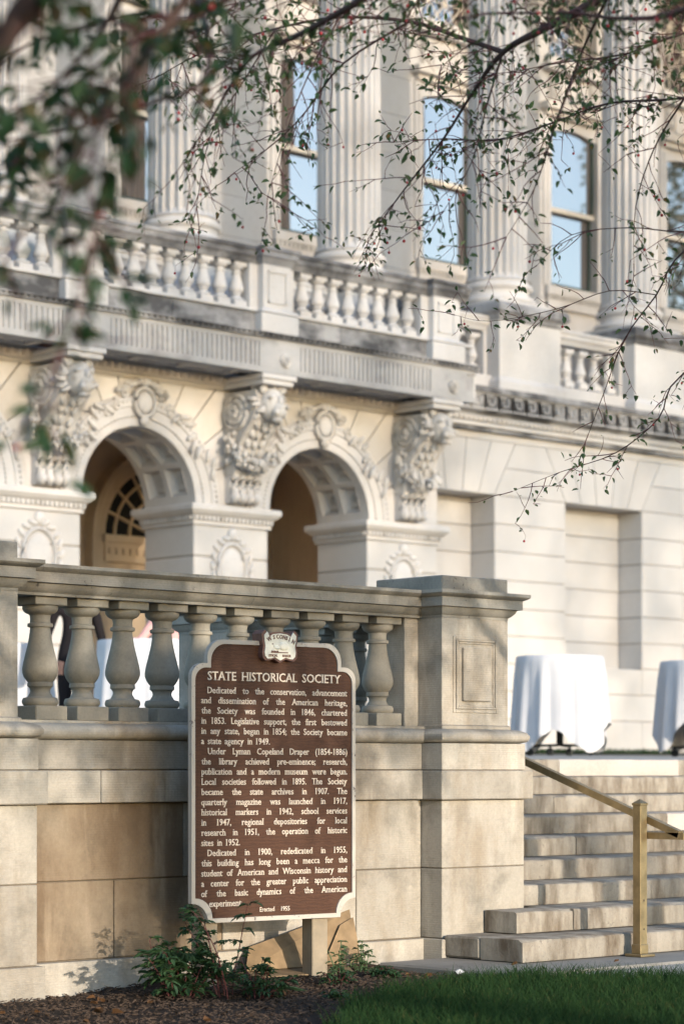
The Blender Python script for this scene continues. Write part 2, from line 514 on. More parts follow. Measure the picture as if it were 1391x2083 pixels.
def blades(name, n, pick, h0, h1, wd, label, lean=.5):
    m = MB()
    for _ in range(n):
        q = pick()
        if q is None: continue
        x, y, z = q
        h = h0 + (h1 - h0) * rng.random() ** 1.6; a = rng.uniform(0, 2 * PI); l = rng.uniform(.1, lean) * h
        dx, dy = math.cos(a) * l, math.sin(a) * l
        b = rng.uniform(0, PI); wx, wy = math.cos(b) * wd, math.sin(b) * wd
        m.v.extend([(x - wx, y - wy, z), (x + wx, y + wy, z), (x + dx * .4 + wx * .7, y + dy * .4 + wy * .7, z + h * .6), (x + dx * .4 - wx * .7, y + dy * .4 - wy * .7, z + h * .6), (x + dx * 1.2, y + dy * 1.2, z + h)])
        o = len(m.v) - 5
        m.f.extend([[o, o + 1, o + 2, o + 3], [o + 3, o + 2, o + 4]])
    tag(part(m, name, 'grass', kind='stuff'), label, 'grass')
def pick_lawn():
    x, y = rng.uniform(6.2, 10.9), rng.uniform(5.7, 9.05)
    z = x * .681 + y * .7325
    if z < 10.0: return None
    if y > edge_y(x) + rng.uniform(-.16, .05) + .04 * math.sin(x * 9): return None
    if x > 9.55 and y > 8.93 - (x - 9.62) * 1.25 + rng.uniform(-.03, .05): return None
    return (x, y, -.038)
blades('lawn_grass', 120000, pick_lawn, .030, .125, .0024, 'thick dark green mown grass in front of the steps', .8)
def pick_terr():
    return (rng.uniform(21, 32), rng.uniform(20.55, 22.6), 1.32)
blades('terrace_grass', 7000, pick_terr, .04, .09, .006, 'thin strip of green grass along the foot of the pale building')

# ------------------------------------------------------------------ stone steps
def rough_block(x0, x1, y0, y1, z0, z1, j=.0045):
    m = MB(); n = max(3, int((x1 - x0) / .11)); ys = []
    prof = [(y0 + .002, z0), (y0, z0 + .012), (y0, z1 - .016), (y0 + .006, z1 - .004), (y0 + .02, z1), (y1, z1), (y1, z0)]
    k_ = len(prof)
    for i in range(n + 1):
        x = x0 + (x1 - x0) * i / n
        e = .006 if i in (0, n) else 0
        dy, dz = rng.uniform(-j, j), rng.uniform(-j, .001)
        chip = rng.uniform(.006, .016) if rng.random() < .12 else 0
        for q, (y, z) in enumerate(prof):
            if q in (1, 2): y += dy * .7 + e
            if q == 3: y += dy + chip + e; z += dz - chip * .6
            if q == 4: y += chip; z += dz * .4
            m.v.append((x, y, z))
    for i in range(n):
        for q in range(k_):
            m.f.append([i * k_ + q, i * k_ + (q + 1) % k_, (i + 1) * k_ + (q + 1) % k_, (i + 1) * k_ + q])
    m.f.append(list(range(k_))[::-1]); m.f.append([n * k_ + q for q in range(k_)])
    return m
Y1, TR, RI = 9.40, .375, .132
st = thing('stone_staircase', 'broad flight of nine stained granite steps rising to the terrace', 'steps', (12.5, 9.4, 0))
joints = {1: [10.14, 11.72, 13.6, 15.4, 18], 2: [10.49, 11.0, 12.75, 14.7, 16.5, 18], 3: [10.85, 12.18, 14.2, 16.1, 18], 4: [10.85, 12.55, 14.5, 16.3, 18], 5: [10.85, 12.29, 14.3, 16.2, 18],
          6: [10.85, 12.0, 13.71, 15.6, 18], 7: [10.85, 12.9, 15.0, 17, 18], 8: [10.85, 13.75, 15.9, 18], 9: [10.85, 13.79, 15.22, 18]}
for i, js in joints.items():
    ya = Y1 + (i - 1) * TR
    for a, b in zip(js, js[1:]):
        yb = ya + TR + .05
        if i == 1 and a < 10.2: yb = 9.735
        if i == 2 and a < 10.6: yb = 10.035
        o = part(rough_block(a + .003, b - .003, ya + rng.uniform(-.003, .003), yb, (i - 1) * RI + .002, i * RI - rng.uniform(0, .003)), 'step_block', 'marble' if (i == 9 and 13.7 < a < 15) or (i == 6 and 13.7 < a < 14) else 'step', st, 35)
part(MB().box(10.14, 10.48, 9.742, 10.034, .002, RI - .003, .012), 'step_block', 'step', st)
part(MB().box(10.48, 11.72, 9.736, 9.84, .002, RI - .004), 'step_block', 'step', st)

# ------------------------------------------------------------------ terrace wall
def rect_loft(m, cx, cy, rows):
    vs = []; fs = []
    for hx, hy, z in rows:
        vs += [(cx - hx, cy - hy, z), (cx + hx, cy - hy, z), (cx + hx, cy + hy, z), (cx - hx, cy + hy, z)]
    n = len(rows)
    for i in range(n - 1):
        for q in range(4):
            fs.append([i * 4 + q, i * 4 + (q + 1) % 4, i * 4 + 4 + (q + 1) % 4, i * 4 + 4 + q])
    fs.append([3, 2, 1, 0]); fs.append([n * 4 - 4 + q for q in range(4)])
    return m.add(vs, fs)

tw = thing('terrace_wall', 'tooled sandstone terrace wall of large blocks behind the brown marker sign', 'wall', (8.7, 10.22, -.1))
part(MB().box(7.0, 10.3, 10.235, 10.62, -.2, 1.255), 'backing', 'joint', tw)
def row(xs, y, z0, z1, name, mat='terr', ch=.004, gap=.003, yb=10.4):
    for a, b in zip(xs, xs[1:]):
        part(MB().box(a + gap, b - gap, y + rng.uniform(-.002, .002), yb, z0 + gap, z1 - gap, ch), name, mat, tw)
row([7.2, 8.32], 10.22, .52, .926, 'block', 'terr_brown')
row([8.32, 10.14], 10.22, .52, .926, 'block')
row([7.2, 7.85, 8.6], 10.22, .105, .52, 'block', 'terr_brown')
row([8.6, 9.61, 10.14], 10.22, .105, .52, 'block')
row([7.2, 8.9, 10.135], 10.175, -.2, .105, 'plinth_block')
row([7.2, 7.73, 9.0, 10.13], 10.175, .926, 1.102, 'course_block')
row([7.2, 8.45, 10.14], 10.21, 1.102, 1.262, 'band_block')
tp = [(10.21, 1.262), (10.19, 1.272), (10.178, 1.29), (10.178, 1.31), (10.19, 1.33), (10.215, 1.342), (10.25, 1.348), (10.25, 1.362), (10.62, 1.362), (10.62, 1.262)]
for a, b in ((7.15, 8.7), (8.702, 10.2)):
    part(MB().prism(tp, a, b, 'x'), 'base_moulding', 'terr', tw, 40)

BP = [(.085, 1.44), (.090, 1.444), (.0965, 1.455), (.0965, 1.468), (.090, 1.482), (.068, 1.487), (.063, 1.493), (.060, 1.500), (.055, 1.506), (.052, 1.516), (.054, 1.528), (.060, 1.538), (.068, 1.543), (.068, 1.556), (.066, 1.566), (.074, 1.574), (.086, 1.592), (.0945, 1.615), (.0955, 1.632), (.0945, 1.642), (.089, 1.672), (.080, 1.708), (.070, 1.748), (.061, 1.79), (.0555, 1.828), (.0535, 1.850), (.054, 1.853), (.066, 1.856), (.068, 1.864), (.066, 1.874), (.054, 1.878), (.053, 1.90), (.056, 1.918), (.065, 1.924), (.078, 1.929), (.089, 1.940), (.0945, 1.952), (.095, 1.966), (.090, 1.968)]
def baluster_mesh(z0=1.362, zt=2.012, top=1.968, bot=1.44, hw=.103, prof=BP, n=20):
    m = MB()
    m.box(-hw, hw, -hw, hw, z0, bot, .005)
    m.lathe(prof, n=n)
    m.box(-hw, hw, -hw, hw, top, zt, .004)
    return m.mesh('baluster', 35)
bal_me = baluster_mesh()
RP = [(.235, 2.170), (.235, 2.152), (.222, 2.140), (.206, 2.133), (.200, 2.130), (.200, 2.076), (.176, 2.073), (.168, 2.055), (.150, 2.035), (.136, 2.026), (.136, 2.012)]
def rail_poly(c):
    return [(c - a, b) for a, b in RP] + [(c + a, b) for a, b in RP[::-1]]
bs = thing('terrace_balustrade', 'weathered grey stone balustrade with ten bulbous balusters above the terrace wall', 'balustrade', (8.7, 10.43, 1.36))
YB = 10.43
for a, b in ((7.2, 8.86), (8.862, 10.3)):
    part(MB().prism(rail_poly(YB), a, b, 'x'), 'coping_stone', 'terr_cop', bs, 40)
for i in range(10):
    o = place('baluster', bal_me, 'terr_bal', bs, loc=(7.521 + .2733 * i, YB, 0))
    o.rotation_euler = (0, 0, rng.uniform(-.03, .03))
part(MB().box(10.10, 10.215, 10.32, 10.55, 1.362, 2.012, .004), 'end_block', 'terr', bs)
part(MB().box(7.15, 7.25, 10.32, 10.55, 1.362, 2.012, .004), 'end_block', 'terr', bs)

def pier(name, cx, cy, label, panels='-y', low=True, coursed=True):
    h, hl = .285, .355
    t = thing(name, label, 'pier', (cx, cy, -.1))
    if low:
        part(MB().box(cx - hl - .03, cx + hl + .03, cy - hl - .03, cy + hl, -.2, .104, .004), 'plinth', 'terr', t)
        part(MB().box(cx - hl, cx + hl, cy - hl, cy + hl, .108, .518, .005), 'block', 'terr', t)
        part(MB().box(cx - hl, cx + hl, cy - hl, cy + hl, .523, .923, .005), 'block', 'terr', t)
        part(MB().box(cx - hl + .008, cx + hl - .008, cy - hl + .008, cy + hl - .008, .10, 1.25), 'mortar', 'joint', t)
        part(MB().box(cx - hl - .04, cx + hl + .04, cy - hl - .04, cy + hl + .04, .927, 1.099, .006), 'course_block', 'terr', t)
        part(MB().box(cx - hl - .005, cx + hl + .005, cy - hl - .005, cy + hl + .005, 1.103, 1.261, .004), 'band_block', 'terr', t)
    d = hl
    part(rect_loft(MB(), cx, cy, [(d - .02, d - .02, 1.262), (d + .012, d + .012, 1.272), (d + .024, d + .024, 1.29), (d + .024, d + .024, 1.308), (d + .01, d + .01, 1.328), (d - .02, d - .02, 1.341), (h + .012, h + .012, 1.348), (h + .012, h + .012, 1.366), (h, h, 1.372)]), 'base_moulding', 'terr', t, 40)
    sh = MB().box(cx - h, cx + h, cy - h, cy + h, 1.365, 2.012, .004)
    s_o = part(sh, 'shaft', 'terr', t)
    # raised frame and panel on the street face and the two sides
    for sgn, ax in ((-1, 'y'),):
        fr = MB()
        def bxx(u0, u1, z0, z1, d0, d1, ch=.003):
            if ax == 'y': fr.box(cx + u0, cx + u1, cy + sgn * h - d1, cy + sgn * h - d0, z0, z1, ch)
            else:
                a, b = sorted((cx + sgn * (h + d0), cx + sgn * (h + d1)))
                fr.box(a, b, cy + u0, cy + u1, z0, z1, ch)
        ho, z0, z1 = .195, 1.445, 1.905
        for k_, (q, dd) in enumerate(((0, .006), (.022, .014), (.034, .007))):
            wq = (.022, .012, .014)[k_]
            bxx(-ho + q, -ho + q + wq, z0 + q, z1 - q, -.002, dd); bxx(ho - q - wq, ho - q, z0 + q, z1 - q, -.002, dd)
            bxx(-ho + q + wq, ho - q - wq, z0 + q, z0 + q + wq, -.002, dd); bxx(-ho + q + wq, ho - q - wq, z1 - q - wq, z1 - q, -.002, dd)
        part(fr, 'panel_frame', 'terr', t)
        fr = MB()
        bxx(-.118, .118, 1.515, 1.836, -.002, .018, .004)
        part(fr, 'raised_panel', 'terr', t)
    part(rect_loft(MB(), cx, cy, [(h + (a - .136), h + (a - .136), z) for a, z in RP[::-1]]), 'coping', 'terr_cop', t, 40)
    part(MB().box(cx - h, cx + h, cy - h, cy + h, 2.168, 2.262, .006), 'cap_block', 'terr_cop', t)
    return t
pier('balustrade_pier', 10.50, 10.405, 'tall stone pier with raised rectangular panel at the foot of the steps')
pier('balustrade_pier', 6.875, 10.405, 'shaded grey stone pier at the end of the balustrade away from the steps')
pier('balustrade_pier', 10.55, 12.375, 'stone pier at the top of the steps behind the front balustrade', low=False)
# the wall and balustrade go on beyond the shaded pier
part(MB().box(2.0, 6.56, 10.235, 10.62, -.2, 1.255), 'backing', 'joint', tw)
row([2.0, 3.6, 5.2, 6.53], 10.22, .52, .926, 'block')
row([2.0, 2.9, 4.4, 5.8, 6.53], 10.22, .105, .52, 'block')
row([2.0, 4.3, 6.53], 10.175, -.2, .105, 'plinth_block')
row([2.0, 3.4, 5.0, 6.5], 10.175, .926, 1.102, 'course_block')
row([2.0, 4.1, 6.53], 10.21, 1.102, 1.262, 'band_block')
part(MB().prism(tp, 2.0, 6.53, 'x'), 'base_moulding', 'terr', tw, 40)
b2 = thing('terrace_balustrade', 'stone balustrade going on beyond the shaded grey pier, away from the steps', 'balustrade', (4.3, 10.43, 1.36))
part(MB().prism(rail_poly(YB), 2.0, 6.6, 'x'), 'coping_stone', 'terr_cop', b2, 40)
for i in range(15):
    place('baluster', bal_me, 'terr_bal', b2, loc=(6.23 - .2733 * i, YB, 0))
# return balustrade beside the steps
rb = thing('return_balustrade', 'stone balustrade running back beside the steps, seen through the front balusters', 'balustrade', (10.55, 11.7, 1.2))
part(MB().prism([(y, z) for y, z in rail_poly(10.55)], 10.66, 12.12, 'y'), 'coping_stone', 'terr_cop', rb, 40)
part(MB().prism([(10.55 + (p - 10.43), z) for p, z in tp[:9]] + [(10.74, 1.262)], 10.76, 12.06, 'y'), 'base_moulding', 'terr', rb, 40)
for i in range(4):
    place('baluster', bal_me, 'terr_bal', rb, loc=(10.55, 10.92 + .295 * i, 0))
ck = thing('stair_side_wall', 'sandstone side wall of the steps between the two stone piers', 'wall', (10.6, 11.7, 0))
for i, (a, b) in enumerate(((10.765, 11.4), (11.405, 12.0), (12.005, 12.72))):
    part(MB().box(10.26, 10.84, a, b, -.1, .925, .004), 'block', 'terr', ck)
    part(MB().box(10.26, 10.84, a + .001, b - .001, .928, 1.262, .004), 'course_block', 'terr', ck)

# ------------------------------------------------------------------ brass handrail
hr = thing('brass_handrail', 'square brass handrail with capped post standing at the bottom of the steps', 'handrail', (11.05, 9.30, -.01))
px, py = 11.05, 9.30
part(MB().box(px - .031, px + .031, py - .031, py + .031, .012, .895, .004), 'post', 'brass', hr)
part(rect_loft(MB(), px, py, [(.034, .034, .893), (.034, .034, .905), (.002, .002, .93)]), 'post_cap', 'brass', hr)
part(MB().box(px - .036, px + .036, py - .036, py + .036, .012, .07, .004), 'post_collar', 'brass', hr)
part(MB().box(px - .065, px + .065, py - .065, py + .065, -.003, .014, .004), 'base_plate', 'brass', hr)
for z in (.16, .33):
    part(MB().ell((px - .0, py - .0315, z), (.006, .004, .006)), 'bolt', 'brass_dark', hr)
sl = RI / TR
def bar(m, p, q, hw, hh):
    p, q = Vector(p), Vector(q); d = (q - p).normalized(); s_ = d.cross(Vector((0, 0, 1))).normalized(); u = s_.cross(d)
    vs = [e + s_ * a + u * b for e in (p, q) for a, b in ((-hw, -hh), (hw, -hh), (hw, hh), (-hw, hh))]
    return m.add(vs, [(0, 1, 2, 3), (7, 6, 5, 4), (0, 4, 5, 1), (1, 5, 6, 2), (2, 6, 7, 3), (3, 7, 4, 0)])
zr = .815
part(bar(MB(), (px + .055, py - .26, zr - sl * .26), (px + .055, 12.6, zr + sl * (12.6 - py)), .021, .021), 'rail', 'brass', hr)
part(bar(MB(), (px + .055, 12.6, zr + sl * (12.6 - py)), (px + .055, 13.1, zr + sl * (12.6 - py)), .021, .021), 'rail', 'brass', hr)
part(bar(MB(), (px + .055, py + .02, zr - sl * .26 - .01), (px + .055, py - .30, zr - sl * .26 - .01), .021, .020), 'rail_return', 'brass', hr)
part(MB().box(px + .02, px + .05, py - .014, py + .014, zr - .03, zr + .02), 'bracket', 'brass', hr)
part(MB().tube([(10.84, 10.4, 1.02), (10.93, 10.4, 1.03), (11.06, 10.4, 1.12), (11.10, 10.4, 1.185)], .009, 6), 'wall_bracket', 'brass', hr, 60)

# ------------------------------------------------------------------ historical marker sign
sg = free_thing('historical_marker', 'brown metal historical marker with white border and raised lettering on two posts', 'sign', (8.051, 9.828, 0), RAD(-5.5))
def arc(cx, cz, r, a0, a1, n=7):
    return [(cx + r * math.cos(RAD(a0 + (a1 - a0) * i / n)), cz + r * math.sin(RAD(a0 + (a1 - a0) * i / n))) for i in range(n + 1)]
SW = 1.085
def outline(e):
    """outer outline inset by e"""
    zt, zs, zb = 1.793 - e, 1.665 - e, .295 + e
    l, r = 0.0 + e, SW - e
    li, ri = .100 + e, SW - .100 - e
    rt, rs, rb_ = .100 - e * .3, .075 - e * .3, .105 + e * .2
    p = []
    p += arc(li + rt, zt - rt, rt, 180, 90)            # upper left corner
    p += arc(ri - rt, zt - rt, rt, 90, 0)
    p += [(ri, zs)]
    p += arc(r - rs, zs - rs, rs, 90, 0)
    p += arc(r, zb, rb_, 90, 180)                      # concave lower right
    p += arc(l, zb, rb_, 0, 90)
    p += arc(l + rs, zs - rs, rs, 180, 90)
    p += [(li, zs)]
    return p
TH = .018
board = MB().prism(outline(.012), 0, TH, 'y')
lpart(board, 'board', 'brown', sg)
bo, bi = outline(0), outline(.023)
m = MB(); nb = len(bo)
vs = [(x, -.009, z) for x, z in bo] + [(x, -.009, z) for x, z in bi] + [(x, TH + .006, z) for x, z in bo] + [(x, TH + .006, z) for x, z in bi]
fs = []
for i in range(nb):
    j = (i + 1) % nb
    fs += [[i, j, nb + j, nb + i], [2 * nb + i, 3 * nb + i, 3 * nb + j, 2 * nb + j], [i, 2 * nb + i, 2 * nb + j, j], [nb + i, nb + j, 3 * nb + j, 3 * nb + i]]
m.add(vs, fs)
lpart(m, 'border', 'white', sg)
for s0 in (.085, .815):
    lpart(MB().box(s0, s0 + .105, TH + .008, .125, -.12, .33, .005), 'post', 'postw', sg)
    lpart(MB().box(s0 + .01, s0 + .095, TH + .012, .125, .33, 1.45, .004), 'post_upper', 'postw', sg)
TEXT = ["Dedicated to the conservation, advancement", "and dissemination of the American heritage,", "the Society was founded in 1846, chartered",
 "in 1853. Legislative support, the first bestowed", "in any state, began in 1854; the Society became", "a state agency in 1949.",
 "Under Lyman Copeland Draper (1854-1886)", "the library achieved pre-eminence; research,", "publication and a modern museum were begun.",
 "Local societies followed in 1895. The Society", "became the state archives in 1907. The", "quarterly magazine was launched in 1917,",
 "historical markers in 1942, school services", "in 1947, regional depositories for local", "research in 1951, the operation of historic", "sites in 1952.",
 "Dedicated in 1900, rededicated in 1955,", "this building has long been a mecca for the", "student of American and Wisconsin history and",
 "a center for the greater public appreciation", "of the basic dynamics of the American", "experiment."]
words = sorted({q for l in TEXT for q in l.split()} | {'Erected', '1955'})
SZ = .049
G = glyphs(words, SZ, .003)
GH = glyphs(['STATE', 'HISTORICAL', 'SOCIETY'], .066, .006)
GS = glyphs(sorted(set('WISCONSIN')) + ['OFFICIAL', 'MARKER'], .030, .03, serif=True)
def raise_text(items, y, name, mat, parent, depth=.004):
    """items: list of (glyph, s, z, xscale, rot)"""
    m = MB()
    for gl, s0, z0, xs_, a in items:
        vx, vy, fs_, wd = gl
        ca, sa = math.cos(a), math.sin(a)
        pts = []
        for x, yv in zip(vx, vy):
            X = x * xs_
            pts.append((s0 + X * ca - yv * sa, z0 + X * sa + yv * ca))
        n_ = len(pts)
        ed = {}
        for f in fs_:
            for i in range(len(f)):
                e_ = (f[i], f[(i + 1) % len(f)])
                kk = tuple(sorted(e_))
                ed[kk] = ed.get(kk, []) + [e_]
        sides = [[e_[0][0], e_[0][1], e_[0][1] + n_, e_[0][0] + n_] for e_ in ed.values() if len(e_) == 1]
        m.add([(a_, y - depth, b_) for a_, b_ in pts] + [(a_, y, b_) for a_, b_ in pts], [f for f in fs_] + sides)
    return lpart(m, name, mat, parent)
# common condensing factor: widest line must fit with a minimum gap
def natural(l): return sum(G[q][3] for q in l.split())
xsc = min((.965 - .015 * (len(l.split()) - 1)) / natural(l) for l in TEXT if not l.startswith(('a state', 'sites', 'experiment')))
xsc = min(xsc, .95) * .96
for i, l in enumerate(TEXT):
    z = 1.507 - .0537 * i
    ws = l.split()
    s0, s1 = .065, 1.030
    if l[:9] in ('Dedicated', 'Under Lym'): s0 = .105
    tot = sum(G[q][3] * xsc for q in ws)
    if l in ('a state agency in 1949.', 'sites in 1952.', 'experiment.'):
        gap = .024
        if l == 'experiment.': s0 = .115
    else:
        gap = (s1 - s0 - tot) / max(1, len(ws) - 1)
    it = []; s_ = s0
    for q in ws:
        raise_text([(G[q], s_, z, xsc, 0)], -.0005, 'word', 'letter', sg); s_ += G[q][3] * xsc + gap
it = []; s_ = .105
tot = sum(GH[q][3] for q in GH); hx = min(1.0, (.881 - .07) / tot); gap = (.881 - tot * hx) / 2
for q in ('STATE', 'HISTORICAL', 'SOCIETY'):
    raise_text([(GH[q], s_, 1.577, hx, 0)], -.0005, 'heading_word', 'letter', sg, .005); s_ += GH[q][3] * hx + gap
for wd_, s_ in (('Erected', .442), ('1955', .582)):
    raise_text([(([v * .72 for v in G[wd_][0]], [v * .72 for v in G[wd_][1]], G[wd_][2], 0), s_, .343, .9, 0)], -.0005, 'date_word', 'letter', sg)
# shield
sx, sz = .548, 1.775
half = [(0, .070), (.05, .064), (.075, .052), (.082, .052), (.097, .078), (.120, .056), (.116, .02), (.110, -.01), (.116, -.045), (.112, -.072), (.094, -.088), (.07, -.086), (.04, -.078), (.02, -.088), (0, -.098)]
full = [(sx + a, sz + b) for a, b in half] + [(sx - a, sz + b) for a, b in half[-2:0:-1]]
shd = lpart(MB().prism(full, -.040, .05, 'y'), 'shield', 'shieldrim', sg)
shin = [(sx + (a - sx) * .88, sz - .006 + (b - sz + .006) * .87) for a, b in full]
lpart(MB().prism(shin, -.0445, -.039, 'y'), 'shield_face', 'shield', shd)
it = []
for i, c in enumerate('WISCONSIN'):
    a = RAD(28 - 7.0 * i)
    R_ = .165
    it.append((GS[c], sx - R_ * math.sin(a) - .006, sz - .125 + R_ * math.cos(a) - .008, .85, a))
raise_text(it, -.0447, 'shield_lettering', 'shieldrim', shd, .002)
raise_text([(tuple([[v * .62 for v in GS['OFFICIAL'][0]], [v * .62 for v in GS['OFFICIAL'][1]], GS['OFFICIAL'][2], 0]), sx - .080, sz - .066, .80, 0),
            (tuple([[v * .62 for v in GS['MARKER'][0]], [v * .62 for v in GS['MARKER'][1]], GS['MARKER'][2], 0]), sx + .012, sz - .066, .80, 0)], -.0447, 'shield_lettering', 'shieldrim', shd, .002)
em = MB()
em.ell((sx + .022, -.0445, sz - .008), (.036, .008, .024), 10, 6).ell((sx - .020, -.0445, sz - .018), (.020, .006, .011), 8, 6)
em.ell((sx - .042, -.0445, sz - .006), (.006, .004, .013), 6, 4)
lpart(em, 'emblem', 'shield', shd, 60)
em = MB().box(sx - .062, sx + .050, -.0462, -.0440, sz - .046, sz - .040)
for q in range(5):
    em.ell((sx - .056 + q * .010, -.0450, sz - .038), (.005, .002, .006), 6, 4)
em.ell((sx - .050, -.0450, sz + .002), (.008, .002, .003), 6, 4)
lpart(em, 'emblem_ground', 'shieldrim', shd)

# ------------------------------------------------------------------ flattened cardboard behind the sign
cbx = thing('cardboard_box', 'flattened brown cardboard box leaning on the wall behind the sign post', 'cardboard', (8.9, 9.95, -.03))
def sheet(pts, th):
    a = [Vector(p) for p in pts]; nrm = (a[1] - a[0]).cross(a[3] - a[0]).normalized() * th
    m = MB(); m.add(a + [p + nrm for p in a], [(3, 2, 1, 0), (4, 5, 6, 7), (0, 1, 5, 4), (1, 2, 6, 5), (2, 3, 7, 6), (3, 0, 4, 7)])
    return m
part(sheet([(8.52, 9.86, -.02), (9.16, 9.76, -.02), (9.34, 10.02, .0), (8.66, 10.10, -.005)], .006), 'floor_panel', 'card', cbx)
part(sheet([(8.60, 10.03, .0), (9.38, 9.97, .01), (9.46, 10.12, .30), (8.72, 10.14, .12)], .006), 'leaning_panel', 'card', cbx)
part(sheet([(9.12, 9.97, .012), (9.40, 9.955, .012), (9.45, 10.08, .26), (9.33, 10.06, .22)], .005), 'side_flap', 'card', cbx)
pr = MB()
for i in range(4):
    for j in range(2):
        x, y = 8.72 + i * .062, 9.89 - i * .0095 + j * .045
        pr.add([(x, y, -.0125), (x + .05, y - .008, -.0125), (x + .058, y + .022, -.0118), (x + .008, y + .03, -.0118)], [(0, 1, 2, 3)])
part(pr, 'print', 'cardp', cbx)

# ------------------------------------------------------------------ cocktail tables with white cloths on the terrace
def table(loc, rz, label, seed):
    r_ = random.Random(seed)
    t = free_thing('cocktail_table', label, 'table', loc, rz, 'cocktail tables on the terrace')
    m = MB(); n = 96; H = 1.07
    ring = [(0.0, 0), (.40, 0), (.462, 0), (.472, .012)]
    rows = 14
    ph = [r_.uniform(0, 6.28) for _ in range(4)]
    vs = [(0, 0, H)]
    cols = len(ring) - 1 + rows
    for i in range(n):
        th = 2 * PI * i / n
        for r, dz in ring[1:]:
            vs.append((r * math.cos(th), r * math.sin(th), H - dz))
        hem = .03 + .40 * (1 - abs(math.cos(2 * th)) ** 1.7) * (.8 + .2 * math.sin(th + ph[0]))
        corner = abs(math.cos(2 * th)) ** 3
        for q in range(1, rows + 1):
            u = q / rows
            fold = (.30 + .70 * u) * (.028 * math.sin(13 * th + ph[1] + .9 * math.sin(3 * th)) + .014 * math.sin(23 * th + ph[2] + math.sin(2 * th)))
            r = .474 + .042 * u + .015 * corner * u * u + fold * min(1, 4 * u)
            vs.append((r * math.cos(th), r * math.sin(th), H - .012 - u * (H - .012 - hem)))
    fs = []
    for i in range(n):
        j = (i + 1) % n
        fs.append([0, 1 + i * cols, 1 + j * cols])
        for q in range(cols - 1):
            fs.append([1 + i * cols + q, 1 + i * cols + q + 1, 1 + j * cols + q + 1, 1 + j * cols + q])
    m.add(vs, fs)
    lpart(m, 'tablecloth', 'cloth', t, 70)
    lpart(MB().lathe([(.45, 1.03), (.455, 1.035), (.455, 1.055), (.45, 1.06)], n=32), 'table_top', 'black', t)
    lpart(MB().lathe([(.038, .10), (.038, 1.03)], n=12), 'pole', 'black', t, 40)
    for a in range(4):
        b = MB(); ang = a * PI / 2 + .6
        bar(b, (0, 0, .115), (.36 * math.cos(ang), .36 * math.sin(ang), .105), .025, .014)
        f_ = lpart(b, 'foot_bar', 'black', t)
        w_ = MB()
        for sgn in (-1, 1):
            c0 = Vector((.34 * math.cos(ang), .34 * math.sin(ang), .04)); sd_ = Vector((-math.sin(ang), math.cos(ang), 0)) * .018 * sgn
            w_.tube([c0 + sd_ * .5, c0 + sd_ * 1.4], .04, 12)
        w_.tube([(.34 * math.cos(ang), .34 * math.sin(ang), .04), (.34 * math.cos(ang), .34 * math.sin(ang), .11)], .012, 6)
        lpart(w_, 'caster', 'black', f_, 50)
    return t
tA = table((19.465, 17.50, tz(17.5)), -.17, 'white draped cocktail table whose lifted cloth shows its black wheeled base', 1)
table((21.48, 17.17, tz(17.17)), 1.2, 'white draped cocktail table standing farther along the terrace from the pier', 2)
table((14.36, 18.19, tz(18.19)), .9, 'white draped cocktail table behind the balusters, an elbow resting on it', 3)
table((14.04, 20.12, tz(20.12)), .2, 'white draped cocktail table behind the balusters nearest the shaded pier', 4)

